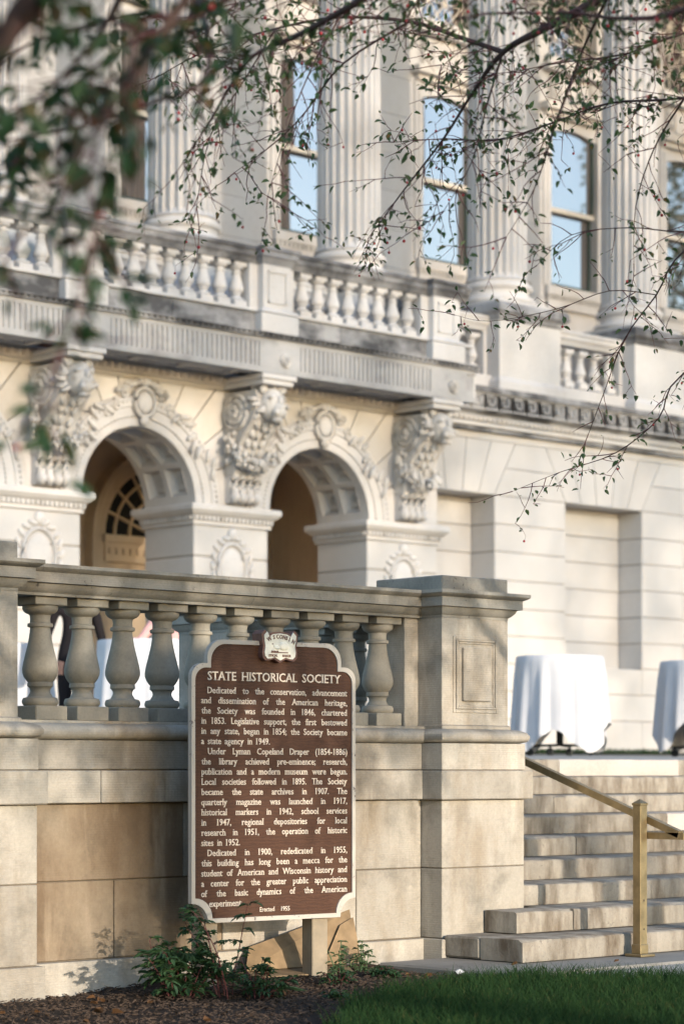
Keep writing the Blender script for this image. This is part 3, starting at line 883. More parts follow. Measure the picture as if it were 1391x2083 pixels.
# ------------------------------------------------------------------ people behind the balustrade
def person(name, label, loc, rz, top, arms, hgt=1.0, skirt=False):
    vs, es, rd = [], [], []
    def V(x, y, z, r):
        vs.append((x * hgt, y * hgt, z * hgt)); rd.append(r * hgt); return len(vs) - 1
    def chain(start, pts):
        p = start
        for q in pts:
            i = V(*q); es.append((p, i)); p = i
        return p
    root = V(0, 0, .98, .135)
    chest = chain(root, [(0, .01, 1.14, .125), (0, .0, 1.30, .145), (0, 0, 1.42, .12)])
    neck = chain(chest, [(0, 0, 1.50, .058), (0, -.01, 1.56, .055), (0, -.03, 1.62, .082), (0, -.03, 1.70, .095), (0, -.02, 1.765, .07)])
    for s in (-1, 1):
        chain(root, [(.09 * s, 0, .90, .105), (.10 * s, -.01, .50, .068), (.11 * s, .02, .12, .048), (.115 * s, .03, .06, .045), (.125 * s, -.10, .03, .035), (.13 * s, -.17, .025, .028)])
        el, wr, hd = arms[0 if s < 0 else 1]
        sh = chain(chest, [(.13 * s, 0, 1.41, .075), (.195 * s, .0, 1.37, .06), (*el, .046), (*wr, .034)])
        E_, W_, H_ = Vector(el), Vector(wr), Vector(hd)
        pm = chain(sh, [(*hd, .036)])
        d = (H_ - W_).normalized(); sd_ = d.cross(Vector((0, 1, .3))).normalized(); nn = sd_.cross(d)
        for q in range(4):
            b = H_ + sd_ * (.028 - .019 * q) + d * .03
            l_ = (.042, .048, .045, .036)[q]
            chain(pm, [(*b, .011), (*(b + d * l_ * .6 - nn * .008), .0095), (*(b + d * l_ - nn * .025), .008)])
        b = H_ + sd_ * .038 - d * .01
        chain(pm, [(*b, .012), (*(b + d * .03 + sd_ * .014), .010), (*(b + d * .055 + sd_ * .012), .008)])
    me = bpy.data.meshes.new('body'); me.from_pydata(vs, es, [])
    o = bpy.data.objects.new('body', me); C.objects.link(o)
    md = o.modifiers.new('skin', 'SKIN'); md.use_smooth_shade = True
    for i, sv in enumerate(me.skin_vertices[0].data):
        sv.radius = (rd[i], rd[i] * (.78 if i < 4 else 1)); sv.use_root = (i == 0)
    sb = o.modifiers.new('sub', 'SUBSURF'); sb.levels = 2; sb.render_levels = 2
    bpy.context.view_layer.update()
    dg = bpy.context.evaluated_depsgraph_get()
    bm_ = bpy.data.meshes.new_from_object(o.evaluated_get(dg))
    bpy.data.objects.remove(o)
    t = free_thing(name, label, 'person', loc, rz)
    for q in (top, 'skin', 'shoe', 'suit'):
        bm_.materials.append(M[q])
    hands = [Vector(arms[0][2]) * hgt, Vector(arms[1][2]) * hgt]
    wr_ = [Vector(arms[0][1]) * hgt, Vector(arms[1][1]) * hgt]
    for p in bm_.polygons:
        c = p.center
        mi = 0
        if c.z > 1.505 * hgt: mi = 1
        elif c.z < .085 * hgt and (c - hands[0]).length > .2 and (c - hands[1]).length > .2: mi = 2
        elif c.z < .95 * hgt: mi = 3
        for h_, w2 in zip(hands, wr_):
            dd = (h_ - w2).normalized()
            if (c - h_).length < .13 and (c - w2).dot(dd) > (.03 if top == 'suit' else -.5): mi = 1
        p.material_index = mi
        p.use_smooth = True
    b = lpart(bm_, 'body', None, t)
    hh = MB(); c = Vector((0, 0, 1.73)) * hgt
    hh.ell(c + Vector((0, .012, 0)), (.088, .10, .085), 14, 10)
    lpart(hh, 'hair', 'hair', t, 180)
    fc = MB(); f0 = Vector((0, -.125, 1.655)) * hgt
    fc.ell(f0 + Vector((0, -.008, -.005)), (.014, .022, .022), 8, 6)
    for s in (-1, 1): fc.ell(Vector((.093 * s, -.02, 1.655)) * hgt, (.012, .02, .032), 6, 6)
    lpart(fc, 'nose_and_ears', 'skin', t, 180)
    ey = MB()
    for s in (-1, 1): ey.ell(f0 + Vector((.033 * s, .012, .032)), (.011, .006, .006), 6, 4)
    ey.ell(f0 + Vector((0, .01, -.045)), (.024, .005, .005), 8, 4)
    lpart(ey, 'eyes_and_mouth', 'hair', t, 180)
    return t
person('person', 'person in a black suit standing with one arm lowered, seen between the balusters', (14.15, 19.05, tz(19.05)), RAD(-30), 'suit',
       [((-.27, .05, 1.12), (-.25, -.08, .90), (-.24, -.12, .82)), ((.27, .04, 1.10), (.29, -.03, .85), (.29, -.05, .77))])
person('person', 'person with bare forearm leaning an elbow on the white draped table', (14.95, 18.55, tz(18.55)), RAD(-75), 'pink',
       [((-.28, -.16, 1.14), (-.24, -.40, 1.14), (-.23, -.48, 1.13)), ((.26, .04, 1.10), (.27, -.05, .86), (.27, -.07, .78))], .96)

# ------------------------------------------------------------------ plants by the sign, litter
def curve_stem(p, d, L, n, r_, droop=.12):
    pts = [Vector(p)]; d = Vector(d).normalized()
    for i in range(n):
        d = (d + Vector((r_.uniform(-.12, .12), r_.uniform(-.12, .12), r_.uniform(-.05, .05) - droop * i / n))).normalized()
        pts.append(pts[-1] + d * (L / n))
    return pts
def plant(name, label, loc, h, stems, leafL, mat, seed, spread=.35, side=5, group=None, wl=.38):
    r_ = random.Random(seed)
    t = thing(name, label, 'plant', loc, group)
    sm = MB(); lf = MB(); big = []
    for s in range(stems):
        a = r_.uniform(0, 2 * PI); sp = r_.uniform(.05, spread)
        base = Vector(loc) + Vector((math.cos(a) * sp * .3 * h, math.sin(a) * sp * .3 * h, -.02))
        L = h * r_.uniform(.6, 1.0)
        pts = curve_stem(base, (math.cos(a) * sp, math.sin(a) * sp, 1), L, 8, r_)
        sm.tube(pts, [.004 * (1 - .7 * i / 8) + .0006 for i in range(9)], 5)
        for q in range(2, 9):
            for _ in range(r_.randint(1, 2)):
                b = r_.uniform(0, 2 * PI); el = r_.uniform(-.1, .7)
                d = Vector((math.cos(b) * math.cos(el), math.sin(b) * math.cos(el), math.sin(el)))
                l2 = r_.uniform(.4, 1.0) * leafL * 2.6 * (1.15 - q / 11)
                tw_ = curve_stem(pts[q], d, l2, 4, r_, .35)
                sm.tube(tw_, [.0018, .0015, .0012, .001, .0006], 4)
                for w2 in range(1, 5):
                    for sgn in ((-1, 1) if w2 < 4 else (0,)):
                        dd = (tw_[w2] - tw_[w2 - 1]).normalized()
                        sd_ = dd.cross(Vector((0, 0, 1)))
                        ld = (dd * .7 + sd_ * sgn * .9 + Vector((0, 0, r_.uniform(-.5, .1)))).normalized()
                        lf.leaf(tw_[w2], ld, Vector((r_.uniform(-.3, .3), r_.uniform(-.3, .3), 1)), leafL * r_.uniform(.6, 1.1), leafL * wl * r_.uniform(.8, 1.2))
    part(sm, 'stems', 'twig' if mat != 'weed2' else 'weed2', t, 60)
    part(lf, 'leaves', mat, t, kind='stuff')
    return t
plant('weedy_shrub', 'dark leafy weed with reddish stems growing up in front of the sign', (7.98, 9.42, -.06), .66, 5, .05, 'weed', 3, .38)
plant('weedy_shrub', 'low bushy dark green weed spreading beside the left sign post', (7.78, 9.62, -.07), .36, 10, .062, 'weed', 5, .8)
plant('weedy_shrub', 'tangled low weed at the foot of the tall one before the sign', (8.05, 9.30, -.06), .26, 9, .04, 'weed', 6, .9)
plant('thistle', 'slender curly weed standing right of the sign post by the wall', (9.02, 9.72, -.04), .34, 3, .026, 'weed2', 8, .15, wl=.5)
plant('thistle', 'pair of short curly weeds near the corner of the wall', (9.30, 9.85, -.04), .24, 4, .026, 'weed2', 9, .25, wl=.5)
plant('ground_weed', 'flat patch of small green weeds beside the paving slab', (9.25, 9.60, -.04), .10, 10, .03, 'weed', 11, 1.4)
plant('ground_weed', 'small seedling weed under the right sign post', (8.80, 9.50, -.05), .14, 4, .032, 'weed', 12, .8)
plant('ground_weed', 'low weeds at the edge where mulch meets lawn', (8.25, 8.85, -.05), .09, 9, .03, 'weed', 13, 1.5)
# big fan leaf lying over at the left
bl = thing('broad_leaf_plant', 'plant with drooping jagged broad leaves beside the wall', 'plant', (7.72, 9.60, -.05))
for i in range(9):
    r_ = random.Random(40 + i)
    a = RAD(150 + 22 * i + r_.uniform(-12, 12)); p = Vector((7.78, 9.60, .17))
    d = Vector((math.cos(a), math.sin(a), r_.uniform(-.45, .15)))
    m = MB()
    for k_ in (-.5, -.25, 0, .25, .5):
        dd = Matrix.Rotation(k_ * 1.1, 3, 'Z') @ d
        m.leaf(p + d * .03, dd, Vector((0, 0, 1)), .15 * (1 - abs(k_) * .5), .055, .2)
    part(m, 'leaf', 'weed', bl)
part(MB().tube([(7.80, 9.62, -.08), (7.79, 9.61, .05), (7.78, 9.60, .18)], [.006, .005, .004], 6), 'stem', 'twig', bl)
m = MB()
for i in range(7):
    a = RAD(-62 + i * 5); m.leaf(Vector((8.19, 9.36, -.01)), Vector((math.cos(a), math.sin(a), -.06)), Vector((0, 0, 1)), .20 - abs(i - 3) * .012, .045, .15)
tag(part(m, 'torn_leaf', 'weed2'), 'large pale green torn leaf lying on the mulch by the weeds', 'leaf')
lm = MB().leaf(Vector((0, 0, 0)), Vector((1, 0, .05)), Vector((0, 0, 1)), .06, .038, .45).mesh('fallen_leaf')
lm.materials.append(M['lily'])
for i in range(26):
    for _ in range(50):
        x, y = rng.uniform(6.6, 11.2), rng.uniform(8.3, 10.1)
        on_slab = x > 9.65 and y > 9.0 and y < 9.38
        if on_slab or (x < 9.5 and y > edge_y(x) + .05 and y < 10.1): break
    z = .004 if on_slab else mz(x, y) + .016
    o = place('fallen_leaf', lm, None, loc=(x, y, z), rot=(rng.uniform(-.3, .3), rng.uniform(-.3, .3), rng.uniform(0, 6.28)))
    o.scale = (rng.uniform(.6, 1.1),) * 3
    tag(o, 'dry brown fallen leaf lying on the paving by the steps' if on_slab else 'dry brown fallen leaf lying on the mulch', 'leaf', 'fallen leaves on the paving' if on_slab else 'fallen leaves on the mulch')
m = MB(); m.add([(9.51, 9.30, -.02), (9.55, 9.29, -.012), (9.56, 9.312, .0), (9.535, 9.33, .003), (9.51, 9.32, -.005), (9.535, 9.31, .006)], [(0, 1, 5), (1, 2, 5), (2, 3, 5), (3, 4, 5), (4, 0, 5)])
tag(part(m, 'paper_scrap', 'scrap'), 'crumpled white scrap of paper on the mulch beside the paving', 'litter')

# ------------------------------------------------------------------ the pale stone building
B = thing('library_building', 'pale neoclassical stone building with arched portico, balcony, lion corbels and fluted columns', 'building', (20, 24, 1.2))
AC = [15.03, 17.95, 20.87]
YA, ZS, AR = 22.90, 4.36, .86
PX = [16.49 + 2.92 * i for i in range(3)]          # corbel / pier axes
COLX = [13.66 + 2.92 * i for i in range(7)]        # column axes 13.66 .. 31.18
CORB = [16.59, 19.51, 22.43]
piers = [(12.6, 14.17), (15.89, 17.09), (18.81, 20.01), (21.73, 23.02)]
# arcade mass with arch holes
aw = MB()
def arcpts(cx, r, n=24, a0=180, a1=0):
    return [(cx + r * math.cos(RAD(a0 + (a1 - a0) * i / n)), ZS + r * math.sin(RAD(a0 + (a1 - a0) * i / n))) for i in range(n + 1)]
for c in AC:
    aw.prism([(c - 1.46, ZS)] + arcpts(c, .95) + [(c + 1.46, ZS), (c + 1.46, 6.0), (c - 1.46, 6.0)], 22.95, 23.86, 'y')
aw.box(12.6, 13.57, 22.95, 23.86, ZS, 6.0).box(22.33, 23.01, 22.95, 23.86, ZS, 6.0)
for a, b in piers:
    aw.box(a + .012, b - .012, YA + .012, 23.858, 1.2, ZS - .002)
arcade = part(aw, 'arcade_wall', 'bjoint', B)
zc = [4.118 - .39 * i for i in range(7)] + [1.25]
for a, b in piers:
    for z1, z0 in zip(zc, zc[1:]):
        part(MB().box(a, b, YA, 23.87, z0 + .006, z1 - .006, .014), 'block', 'bld_flat', arcade)
# voussoirs
def vpoly(c, a0, a1, xl, xr, zt, r=.875):
    def out(a):
        ca, sa = math.cos(RAD(a)), math.sin(RAD(a))
        t = 1e9
        if ca > 1e-6: t = min(t, (xr - c) / ca)
        if ca < -1e-6: t = min(t, (xl - c) / ca)
        if sa > 1e-6: t = min(t, (zt - ZS) / sa)
        return (c + t * ca, ZS + t * sa)
    n = 6
    p = [(c + r * math.cos(RAD(a0 + (a1 - a0) * i / n)), ZS + r * math.sin(RAD(a0 + (a1 - a0) * i / n))) for i in range(n + 1)]
    q = [out(a1)]
    for cxn in ((xr, zt), (xl, zt)):
        ang = math.degrees(math.atan2(cxn[1] - ZS, cxn[0] - c))
        if a0 + .01 < ang < a1 - .01: q.append(cxn)
    q.append(out(a0))
    return p + q
for c in AC:
    an = [0, 20, 36, 50, 64, 78, 102, 116, 130, 144, 160, 180]
    for a0, a1 in zip(an, an[1:]):
        xr = c + 1.46 if c < 20 else c + 1.46
        part(MB().prism(vpoly(c, a0 + .35, a1 - .35, c - 1.46, c + 1.46, 5.80), YA, 23.0, 'y'), 'voussoir', 'bld_tan' if 36 <= a0 < 144 else 'bld', arcade)
part(MB().box(22.33, 23.02, YA, 23.0, ZS + .004, 5.80, .006), 'block', 'bld', arcade)
part(MB().box(12.6, 23.06, YA - .03, 23.0, 5.80, 5.84), 'fillet', 'bld_tan', arcade)
# soffit with coffers, archivolt, ornament
ros = MB()
ros.lathe([(.0, .0), (.055, .0), (.062, .010), (.055, .020), (.040, .012), (.034, .012)], n=14)
for i in range(6):
    a = i * PI / 3; ros.ell((.030 * math.cos(a), .030 * math.sin(a), .016), (.016, .016, .012), 6, 4)
ros.ell((0, 0, .022), (.014, .014, .014), 6, 4)
ros_me = ros.mesh('rosette', 50)
ros_me.materials.append(M['carve'])
for ci, c in enumerate(AC):
    m = MB(); ys = [YA, YA + .11, YA + .43, YA + .53, YA + .85, 23.87]
    na = 6; th0 = 8
    ang = [0]
    for i in range(na):
        ang += [th0 + i * 27.6, th0 + i * 27.6 + 23.2]
    ang += [180]
    P = lambda a, y, r: (c + r * math.cos(RAD(a)), y, ZS + r * math.sin(RAD(a)))
    for ai in range(len(ang) - 1):
        a0, a1 = ang[ai], ang[ai + 1]
        for yi in range(5):
            y0, y1 = ys[yi], ys[yi + 1]
            cof = (ai % 2 == 1) and yi in (1, 3)
            ns = 4
            if not cof:
                for q in range(ns):
                    u0, u1 = a0 + (a1 - a0) * q / ns, a0 + (a1 - a0) * (q + 1) / ns
                    m.add([P(u0, y0, AR), P(u1, y0, AR), P(u1, y1, AR), P(u0, y1, AR)], [(0, 1, 2, 3)])
            else:
                b0, b1, w0, w1 = a0 + 3.5, a1 - 3.5, y0 + .05, y1 - .05
                rr = AR + .09
                o_ = [P(a0, y0, AR), P(a1, y0, AR), P(a1, y1, AR), P(a0, y1, AR)]
                i_ = [P(b0, w0, rr), P(b1, w0, rr), P(b1, w1, rr), P(b0, w1, rr)]
                m.add(o_ + i_, [(0, 1, 5, 4), (1, 2, 6, 5), (2, 3, 7, 6), (3, 0, 4, 7), (4, 5, 6, 7)])
    sf = part(m, 'arch_soffit', 'bld', B)
    if ci > 0:
        for i in range(na):
            a = RAD(th0 + i * 27.6 + 11.6)
            for y in (YA + .27, YA + .69):
                d = Vector((-math.cos(a), 0, -math.sin(a)))
                o = place('rosette', ros_me, None, sf, loc=(c + (AR + .085) * math.cos(a), y, ZS + (AR + .085) * math.sin(a)))
                o.rotation_euler = d.to_track_quat('Z', 'Y').to_euler()
    prf = [(.860, 22.90), (.860, 22.868), (.875, 22.860), (.965, 22.860), (.972, 22.848), (1.085, 22.842), (1.095, 22.822), (1.16, 22.815), (1.20, 22.825), (1.215, 22.86), (1.235, 22.87), (1.24, 22.905)]
    m = MB(); n = 48; k_ = len(prf)
    for i in range(n + 1):
        a = PI * i / n
        for r, y in prf: m.v.append((c + r * math.cos(a), y, ZS + r * math.sin(a)))
    for i in range(n):
        for q in range(k_ - 1): m.f.append([i * k_ + q, i * k_ + q + 1, (i + 1) * k_ + q + 1, (i + 1) * k_ + q])
    av = part(m, 'archivolt', 'bld', B, 35)
    m = MB()
    for i in range(56):
        a = RAD(2 + 176 * i / 55)
        m.ell((c + .972 * math.cos(a), 22.846, ZS + .972 * math.sin(a)), (.016, .010, .016), 6, 4)
        m.ell((c + 1.155 * math.cos(a), 22.814, ZS + 1.155 * math.sin(a)), (.022, .012, .022), 6, 4)
    part(m, 'bead_moulding', 'carve', av, 180, kind='stuff')
    # keystone cartouche with scrolling leaves
    m = MB(); kz = 5.50
    m.ell((c + .02, 22.80, kz), (.115, .06, .13), 14, 8)
    boss = part(m, 'cartouche_boss', 'bld', av, 180)
    m = MB()
    rn = [Vector((c + .02 + .155 * math.cos(t), 22.80, kz + .172 * math.sin(t))) for t in [2 * PI * i / 20 for i in range(21)]]
    m.tube(rn, .03, 6)
    rq = random.Random(60 + ci)
    for s in (-1, 1):
        for (sx_, sz_, r0, turns, ph) in ((.30, .10, .085, 1.6, 0), (.42, -.06, .075, 1.4, 1.2), (.23, .20, .06, 1.5, 2.2), (.56, -.16, .06, 1.4, .6)):
            pts = []; rad = []
            for i in range(22):
                u = i / 21; a = ph + turns * 2 * PI * u
                rr = r0 * (1 - .85 * u)
                pts.append((c + .02 + s * (sx_ + rr * math.cos(a)), 22.82 - .02 * u, kz + sz_ + rr * math.sin(a))); rad.append(.022 * (1 - .4 * u))
            m.tube(pts, rad, 5)
        for i in range(9):
            u = i / 8; a = RAD(62 - 44 * u)
            R0 = 1.10 + .10 * math.sin(u * 9)
            d = Quaternion((0, 1, 0), (.9 - 1.8 * rq.random()) * s)
            m.ell((c + s * R0 * math.cos(a), 22.80, ZS + R0 * math.sin(a) + .03), (.095, .035, .032), 7, 5, (Quaternion((0, 1, 0), -s * (PI / 2 - a) * 1.0 + rq.uniform(-.5, .5))).to_matrix())
        for i in range(4):
            m.ell((c + .02 + s * (.06 + .05 * i), 22.80, kz + .19 + .02 * (3 - i)), (.05, .035, .028), 7, 5, Quaternion((0, 1, 0), -s * (.9 - .3 * i)).to_matrix())
    m.ell((c + .02, 22.79, kz + .24), (.06, .045, .06), 8, 6).ell((c + .02, 22.80, kz - .22), (.07, .04, .06), 8, 6)
    part(m, 'scroll_leaves', 'carve', av, 60)
# imposts and pier cartouches
for pi_, (a, b) in enumerate(piers):
    cx, cy, hx, hy = (a + b) / 2, (YA + 23.87) / 2, (b - a) / 2, (23.87 - YA) / 2
    im = part(rect_loft(MB(), cx, cy, [(hx + e, hy + e, z) for e, z in ((.0, 4.112), (.028, 4.118), (.028, 4.165), (.045, 4.17), (.045, 4.225), (.085, 4.25), (.115, 4.285), (.125, 4.29), (.125, 4.345), (.11, 4.362))]), 'impost', 'bld', B)
    m = MB(); x = a - .03
    while x < b + .03:
        m.box(x, x + .035, YA - .068, YA - .04, 4.172, 4.222); x += .068
    y = YA
    while y < 23.85:
        m.box(a - .068, a - .04, y, y + .035, 4.172, 4.222); y += .068
    part(m, 'dentil_row', 'carve', im, kind='stuff')
    ct = MB(); cz = 3.60
    oval = [Vector((cx + .235 * math.cos(t), YA - .012, cz + .30 * math.sin(t))) for t in [2 * PI * i / 28 for i in range(29)]]
    ct.tube(oval, .026, 6)
    ct.ell((cx, YA, cz), (.19, .045, .25), 16, 8)
    cart = part(ct, 'cartouche', 'bld', B, 60)
    m = MB(); rq = random.Random(90 + pi_)
    for s in (-1, 1):
        for i in range(9):
            t = RAD(-70 + 18 * i)
            q = Quaternion((0, 1, 0), s * (t * .9 - 1.2) + rq.uniform(-.4, .4))
            m.ell((cx + s * .31 * math.cos(t), YA - .01, cz + .38 * math.sin(t)), (.075, .03, .03), 7, 5, q.to_matrix())
        pts = [(cx + s * (.30 + .07 * (1 - .8 * u) * math.cos(7 * u)), YA - .015, cz - .30 + .07 * (1 - .8 * u) * math.sin(7 * u)) for u in [i / 14 for i in range(15)]]
        m.tube(pts, .018, 5)
    m.ell((cx, YA - .01, cz + .42), (.075, .05, .085), 8, 6)
    part(m, 'cartouche_leaves', 'bld', cart, 60)

# corbels with lion heads
def corbel(cx):
    t = MB()
    pf = [(22.90, 4.74), (22.70, 4.74), (22.685, 4.85), (22.66, 4.98), (22.60, 5.12), (22.50, 5.24), (22.38, 5.36), (22.30, 5.50), (22.27, 5.64), (22.30, 5.74), (22.90, 5.76)]
    t.prism(pf, cx - .225, cx + .225, 'x')
    co = part(t, 'corbel', 'carve', B, 40)
    m = MB()
    for q in range(4):                       # fluted tail ending in a roll
        x = cx - .17 + q * .1133
        m.tube([(x, 22.80, 4.84), (x, 22.74, 4.70), (x, 22.745, 4.58), (x, 22.76, 4.50)], .052, 8)
        m.ell((x, 22.755, 4.465), (.058, .085, .072), 10, 8)
    m.box(cx - .21, cx + .21, 22.80, 22.9, 4.40, 4.84)
    part(m, 'fluted_tail', 'bld', co, 50)
    m = MB()
    m.box(cx - .25, cx + .25, 22.13, 22.92, 5.80, 5.86, .008).box(cx - .28, cx + .28, 22.10, 22.92, 5.862, 5.925, .008)
    part(m, 'cap', 'bld', co)
    for s in (-1, 1):
        m = MB()
        xx = cx + s * .225
        for r, h_ in ((.205, .02), (.135, .045)):
            n = 20
            ring = [Vector((xx + s * h_ * .4, 22.66 + r * math.cos(2 * PI * i / n), 5.50 + r * math.sin(2 * PI * i / n))) for i in range(n + 1)]
            m.tube(ring, .030, 6)
        m.ell((xx, 22.66, 5.50), (.04, .19, .19), 12, 8)
        for i in range(6):
            a = i * PI / 3
            m.ell((xx + s * .05, 22.66 + .05 * math.cos(a), 5.50 + .05 * math.sin(a)), (.03, .035, .035), 6, 5)
        part(m, 'volute', 'carve', co, 60)
    m = MB(); hx, hy, hz = cx, 22.28, 5.58
    m.ell((hx, hy, hz), (.165, .17, .20), 14, 10)                       # skull
    m.ell((hx, hy - .12, hz - .09), (.085, .12, .115), 12, 8)          # muzzle
    m.ell((hx, hy - .155, hz + .0), (.038, .085, .09), 8, 6)           # nose bridge
    m.ell((hx, hy - .215, hz - .06), (.048, .03, .028), 8, 6)          # nose
    m.ell((hx, hy - .12, hz - .205), (.065, .075, .035), 8, 6)         # jaw
    for s in (-1, 1):
        m.ell((hx + s * .085, hy - .125, hz + .07), (.055, .04, .028), 8, 5, Quaternion((0, 1, 0), s * .4).to_matrix())
        m.ell((hx + s * .055, hy - .175, hz - .12), (.045, .045, .04), 8, 5)
        m.ell((hx + s * .15, hy - .03, hz + .165), (.045, .035, .05), 8, 6)
    lh = part(m, 'lion_head', 'carve', co, 180)
    m = MB(); rq = random.Random(int(cx * 10))
    for i in range(44):                                                # mane locks
        a = rq.uniform(.15 * PI, 1.85 * PI) + PI / 2 + PI; rr = rq.uniform(.17, .24)
        y = hy + rq.uniform(-.03, .17)
        p = Vector((hx + rr * math.cos(a), y, hz + .02 + rr * 1.05 * math.sin(a)))
        if p.z > 5.78: p.z = 5.78
        m.ell(p, (.035, .05, .075), 6, 5, (Quaternion((0, 1, 0), -a + PI / 2 + rq.uniform(-.5, .5))).to_matrix())
    part(m, 'mane', 'carve', lh, 60)
    m = MB()
    for i in range(120):                                               # fruit garland hung round the bracket
        u = rq.uniform(-1, 1)
        x = cx + .30 * math.sin(u * PI / 2) ; zc_ = 5.18 - .34 * math.cos(u * PI / 2) ** .8
        yb = 22.66 - .12 * math.cos(u * PI / 2)
        if abs(u) > .75: yb = 22.72
        r_ = rq.uniform(.020, .036)
        m.ell((x + rq.uniform(-.05, .05), yb + rq.uniform(-.08, .04), zc_ + rq.uniform(-.07, .07)), (r_, r_, r_ * 1.1), 6, 5)
    for s in (-1, 1):
        for i in range(16):
            m.ell((cx + s * (.245 + rq.uniform(-.02, .04)), 22.72 + rq.uniform(-.05, .07), 5.26 - .024 * i), (.035, .035, .04), 6, 5)
    part(m, 'garland', 'carve', co, 60)
    m = MB()
    pr_ = [(22.40, 5.34), (22.50, 5.24), (22.58, 5.14), (22.64, 5.03), (22.67, 4.92)]
    for i, (yy, zz) in enumerate(pr_):
        for q in range(1, 4):
            m.ell((cx + (q - 2) * .11 + rq.uniform(-.015, .015), yy - .01, zz + rq.uniform(-.03, .03)), (.042, .035, .075), 6, 5, Quaternion((0, 1, 0), (q - 2) * .35 + rq.uniform(-.3, .3)).to_matrix())
    part(m, 'acanthus_leaves', 'carve', co, 60)
    return co
for cx in CORB: corbel(cx)

# balcony: soffit, fluted frieze, course, balustrade
m = MB()
m.box(12.6, 23.02, 22.19, 22.96, 6.02, 6.40)
bal = part(m, 'balcony', 'bld', B)
for i in range(4):
    xa = (13.95, 16.95, 19.87, 22.8)[i] ; xb = (16.2, 19.15, 22.07, 23.0)[i]
    if i == 3: continue
    m = MB()
    m.box(xa - .05, xb + .05, 22.30, 22.40, 5.965, 6.03).box(xa - .05, xb + .05, 22.70, 22.80, 5.965, 6.03)
    n = 3
    for q in range(n + 1):
        x = xa + (xb - xa) * q / n
        m.box(x - .05, x + .05, 22.40, 22.70, 5.967, 6.03)
    for q in range(n):
        x0_, x1_ = xa + (xb - xa) * q / n + .12, xa + (xb - xa) * (q + 1) / n - .12
        m.box(x0_, x1_, 22.47, 22.63, 5.985, 6.03)
        m.ell(((x0_ + x1_) / 2, 22.55, 5.98), (.07, .05, .03), 8, 5)
    part(m, 'soffit_coffers', 'bld', bal)
    m = MB(); x = xa - .28
    m.box(xa - .30, xb + .30, 22.80, 22.9, 5.842, 5.965)
    while x < xb + .28:
        m.ell((x, 22.79, 5.905), (.040, .045, .056), 8, 6); m.box(x + .050, x + .062, 22.765, 22.81, 5.855, 5.955); x += .112
    part(m, 'egg_and_dart', 'bld_tan', bal, 60, kind='stuff')
m = MB()
m.box(12.6, 22.92, 22.122, 22.30, 5.93, 6.345)                          # frieze ground
m.box(12.6, 22.935, 22.10, 22.14, 5.928, 6.0).box(12.6, 22.935, 22.10, 22.14, 6.29, 6.347)
m.box(22.80, 22.93, 22.16, 23.3, 5.932, 6.343)
fz = part(m, 'frieze', 'grime2', bal)
for c in [13.67] + CORB:
    m = MB().box(c - .33, min(c + .33, 22.935), 22.098, 22.14, 6.0, 6.29)
    part(m, 'frieze_panel', 'grime2', fz)
    o = place('rosette', ros_me, None, fz, loc=(c + .08, 22.098, 6.10))
    o.rotation_euler = (RAD(90), 0, 0); o.scale = (1.45, 1.45, 1.6)
for a, b in ((14.0, 16.26), (16.92, 19.18), (19.84, 22.10)):
    n = 30
    for q in range(n):
        x = a + (b - a) * (q + .5) / n
        part(MB().box(x - .019, x + .019, 22.103, 22.14, 6.0, 6.29), 'flute_fillet', 'grime2', fz)
m = MB(); m.box(12.6, 22.98, 22.06, 22.3, 6.347, 6.366).box(12.6, 23.0, 22.03, 22.3, 6.392, 6.41)
m.box(12.6, 22.96, 22.08, 22.3, 6.366, 6.392)
x = 12.7
while x < 22.95:
    m.box(x, x + .05, 22.052, 22.085, 6.368, 6.39); x += .085
part(m, 'bead_course', 'grime', bal)
for a, b in ((12.6, 15.1), (15.104, 17.9), (17.904, 20.6), (20.604, 22.93)):
    part(MB().box(a, b, 22.19, 22.5, 6.41, 6.655, .006), 'plinth_course', 'grime', bal)
part(MB().box(12.6, 22.95, 22.15, 22.52, 6.657, 6.70, .008), 'ledge', 'bld', bal)
part(MB().box(22.62, 22.93, 22.5, 23.34, 6.41, 6.69, .006), 'plinth_course', 'grime', bal)
def scale_prof(z0, z1, k_):
    a, b = 1.44, 1.968
    return [(r * k_, z0 + (z - a) / (b - a) * (z1 - z0)) for r, z in BP]
bb_me = baluster_mesh(0, .555, .50, .085, .095, scale_prof(.085, .50, .98), 14)
def rail2(m, a, b, y, z0, f=1.0):
    prf = [(.19, .20), (.20, .19), (.20, .155), (.18, .145), (.175, .085), (.155, .075), (.13, .035), (.115, .0)]
    m.prism([(y - p, z0 + q) for p, q in prf] + [(y + p, z0 + q) for p, q in prf[::-1]], a, b, 'x')
    return m
rl = part(rail2(MB(), 12.6, 22.9, 22.34, 7.25), 'handrail', 'grime', bal, 40)
for a, b in ((14.26, 15.98 + .14), (17.18, 19.01), (20.07, 21.90)):
    for q in range(8):
        place('baluster', bb_me, 'bld', bal, loc=(a + (b - a) * q / 7, 22.34, 6.70))
